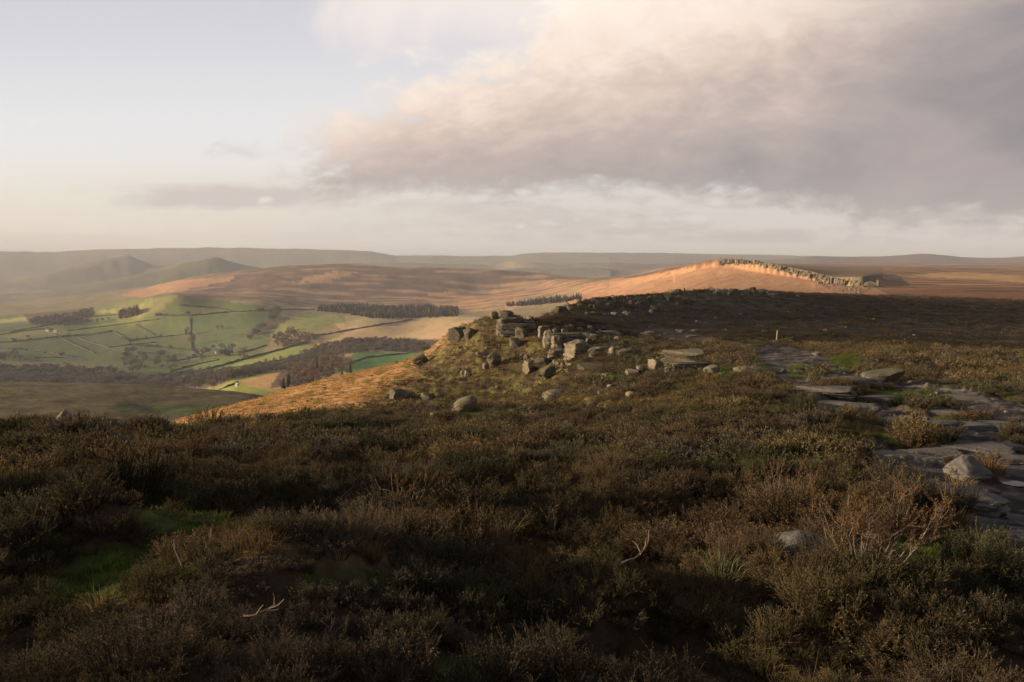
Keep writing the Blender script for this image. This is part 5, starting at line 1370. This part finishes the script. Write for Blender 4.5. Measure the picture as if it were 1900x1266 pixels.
# ------------------------------------------------------------------ puddles on the path
m, tt_, oo_ = new_mat('still water')
pb = tt_.new('ShaderNodeBsdfPrincipled'); pb.inputs['Base Color'].default_value = (.02, .022, .025, 1); pb.inputs['Roughness'].default_value = .04
tt_.l.new(pb.outputs[0], oo_.inputs[0])
for px, py, w, h, lab in [(1888, 899, 44, 14, 'shallow puddle beside the conical boulder'), (1896, 1062, 50, 26, 'puddle at the right edge of the path'), (1806, 838, 20, 6, 'tiny puddle behind the conical boulder')]:
    x, y, z, D = hit(px, py); a = w / 2 * D / FPX; b_ = a * .9
    th = np.linspace(0, 2 * np.pi, 40, endpoint=False); rr_ = 1 + .25 * perlin(np.cos(th) * 1.5 + px, np.sin(th) * 1.5, 160) + .1 * perlin(np.cos(th) * 4 + px, np.sin(th) * 4, 161)
    me = bpy.data.meshes.new('puddle')
    zz = max(z, float(np.percentile(height(x + a * .8 * np.cos(th), y + b_ * .8 * np.sin(th)), 60))) + .012
    v = [(a * r_ * math.cos(q), b_ * r_ * math.sin(q), 0) for q, r_ in zip(th, rr_)] + [(a * r_ * 1.02 * math.cos(q), b_ * r_ * 1.02 * math.sin(q), -.05) for q, r_ in zip(th, rr_)]
    me.from_pydata(v, [], [tuple(range(40))] + [(i, i + 40, (i + 1) % 40 + 40, (i + 1) % 40) for i in range(40)])
    me.materials.append(m); o = link('puddle', me); o.location = (x, y, zz); o['kind'] = 'structure'; o['label'] = lab
    ROCKY.append((x, y, a))
def clear_of_rocks(x, y, pad=0.0):
    ok = np.ones(len(x), bool)
    for rx, ry, rr in ROCKY: ok &= (x - rx) ** 2 + (y - ry) ** 2 > (rr + pad) ** 2
    return ok

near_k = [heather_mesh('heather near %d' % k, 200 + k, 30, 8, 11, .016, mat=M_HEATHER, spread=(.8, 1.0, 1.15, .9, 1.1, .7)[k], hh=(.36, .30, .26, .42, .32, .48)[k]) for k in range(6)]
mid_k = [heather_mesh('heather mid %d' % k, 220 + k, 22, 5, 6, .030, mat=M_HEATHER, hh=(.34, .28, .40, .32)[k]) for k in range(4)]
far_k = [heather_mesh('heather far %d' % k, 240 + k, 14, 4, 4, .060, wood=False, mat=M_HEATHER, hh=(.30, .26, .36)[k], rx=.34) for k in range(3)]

def plant_band(r0, r1, dens, ks, smin, smax, p0=None, p1=None, thin=None):
    if p0 is None: p0, p1 = (-62, 55) if r1 < 20 else (-44, 44)
    x, y = spots(r0, r1, dens, p0, p1)
    d = sample_grid(HD, x, y)
    patch = .75 + .7 * fbm(x / 1.6, y / 1.6, 3, 130) if r1 < 60 else .85 + .6 * fbm(x / 12, y / 12, 3, 131)
    keep = (RNG.uniform(0, 1, len(x)) < d * np.clip(patch, .6, 1)) & clear_of_rocks(x, y)
    if thin is not None: keep &= thin(x, y)
    x, y = x[keep], y[keep]
    s = RNG.uniform(smin, smax, len(x)) * (1.05 + .75 * np.clip(perlin(x / 1.7, y / 1.7, 132), -.75, .9))
    return np.stack([x, y, height(x, y) - .02], 1), s, ks[0] + RNG.integers(0, ks[1], len(x)), heather_tint(x, y)

def vis(x, y):
    px, py, dp = project(x, y, height(x, y)); return (px > -320) & (px < 2220)
M_DEAD = plant_material('dead heather stems', (.15, .12, .095), 0, False, (.15, .12, .095), 1.0, .5)
def bare_stems(name, seed, n=7, h=.36):
    rng = np.random.default_rng(seed); B = MBuf(); ends = []
    for k in range(n):
        th = rng.uniform(0, 6.28)
        twig(B, (math.cos(th) * .06, math.sin(th) * .06, -.04), (math.cos(th) * .6 + .2, math.sin(th) * .6, .9), h * rng.uniform(.6, 1), .0035, 2, rng, ends, .3)
    return B.mesh(name, M_DEAD)
ALLK = near_k + mid_k + far_k + [bare_stems('bare stems %d' % k, 260 + k, 5 + 2 * k) for k in range(3)]
b = [plant_band(1.9, 8, 26, (0, 6), .30, .62), plant_band(1.9, 8, 44, (0, 6), .20, .38), plant_band(8, 17, 24, (6, 4), .30, .55), plant_band(8, 15, 13, (0, 6), .45, .95), plant_band(15, 48, 7.5, (6, 4), .6, 1.2, thin=vis), plant_band(8, 30, 3.0, (6, 4), .6, 1.2, -110, -44),
     plant_band(1.9, 9, 1.8, (13, 3), .30, .70), plant_band(9, 30, .6, (13, 3), .5, 1.0, thin=vis),
     plant_band(48, 135, 2.0, (10, 3), .8, 1.6, thin=vis), plant_band(135, 430, .13, (10, 3), 1.6, 3.4, 1, 36, thin=vis)]
P, S, I, T = [np.concatenate(q) for q in zip(*b)]
far = np.hypot(P[:, 0], P[:, 1]) > 110
T[far & (P[:, 0] > 2)] *= .55
S3 = np.stack([S, S, S * RNG.uniform(.55, 1.0, len(S))], 1); S3[far, 2] *= .55
close = np.hypot(P[:, 0], P[:, 1]) < 5.5; S3[close] = np.minimum(S3[close], .66)
onhill = sample_grid(hs.astype(float), P[:, 0], P[:, 1]) > .5; S3[onhill] *= .8; T[onhill] *= .75
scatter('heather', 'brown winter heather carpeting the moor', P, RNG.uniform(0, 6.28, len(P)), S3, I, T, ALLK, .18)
print('heather', len(P))

# ---- grass
moss_k = [tuft_mesh('short grass %d' % k, 300 + k, 46, (.07, .10, .06)[k], .13, .006, .7, M_GRASS, .45) for k in range(3)]
long_k = [tuft_mesh('long grass %d' % k, 310 + k, 60, (.24, .32, .2)[k], .09, .005, 1.0, M_GRASS, .8) for k in range(3)]
slope_k = [tuft_mesh('slope grass %d' % k, 320 + k, 26, (.34, .28, .42)[k], .34, .05, .7, M_GRASS, .7) for k in range(3)]
def grass_band(G, r0, r1, dens, ks, smin, smax, cols, p0=-38, p1=38):
    x, y = spots(r0, r1, dens, p0, p1)
    keep = (RNG.uniform(0, 1, len(x)) < sample_grid(G, x, y)) & clear_of_rocks(x, y, -.1) & vis(x, y)
    x, y = x[keep], y[keep]
    c = np.array(cols); w = RNG.uniform(0, 1, (len(x), len(c))) ** 2; w /= w.sum(1, keepdims=True)
    return np.stack([x, y, height(x, y)], 1), RNG.uniform(smin, smax, len(x)), ks[0] + RNG.integers(0, ks[1], len(x)), (w @ c) * RNG.uniform(.7, 1.3, (len(x), 1))
GCOL = [(.075,.120,.022), (.095,.125,.032), (.045,.066,.016), (.13,.11,.05)]; SCOL = [(.22,.145,.06), (.17,.11,.05), (.12,.10,.04)]; OCOL = [(.54,.32,.14), (.47,.27,.115), (.58,.37,.17)]
G1 = np.clip(GRASS * 1.3, 0, 1) * (1 - PATHG)
G2 = np.clip(STR, 0, 1) * (1 - PATHG)
G3 = np.clip(.06 + .45 * sst(.1, .5, fbm(XG / 3, YG / 3, 3, 140)), 0, 1) * (1 - PATHG) * (RG < 60)
G4 = np.clip(m_or, 0, 1) * .9
G5 = hs * sst(.0, .3, diag) * .8
g = [grass_band(G1, 2, 9, 95, (0, 3), .5, 1.0, GCOL), grass_band(G1, 9, 25, 22, (0, 3), 1.0, 1.8, GCOL), grass_band(G1, 25, 110, 4, (0, 3), 1.8, 3, GCOL),
     grass_band(G2, 2, 25, 60, (3, 3), .35, .8, SCOL), grass_band(G2, 25, 120, 3, (3, 3), 1.2, 2.2, SCOL), grass_band(G3, 3.2, 30, 8, (3, 3), .5, 1.1, SCOL),
     grass_band(G4, 50, 260, .9, (6, 3), .6, 1.1, OCOL, -26, 2), grass_band(G5, 50, 240, 2.0, (6, 3), .5, 1.1, [(.25,.225,.06), (.19,.19,.05), (.38,.28,.11)], -20, 6)]
P, S, I, T = [np.concatenate(q) for q in zip(*g)]
scatter('grass', 'short green and straw coloured grass between the heather', P, RNG.uniform(0, 6.28, len(P)), S, I, T, moss_k + long_k + slope_k, .1)
print('grass', len(P))
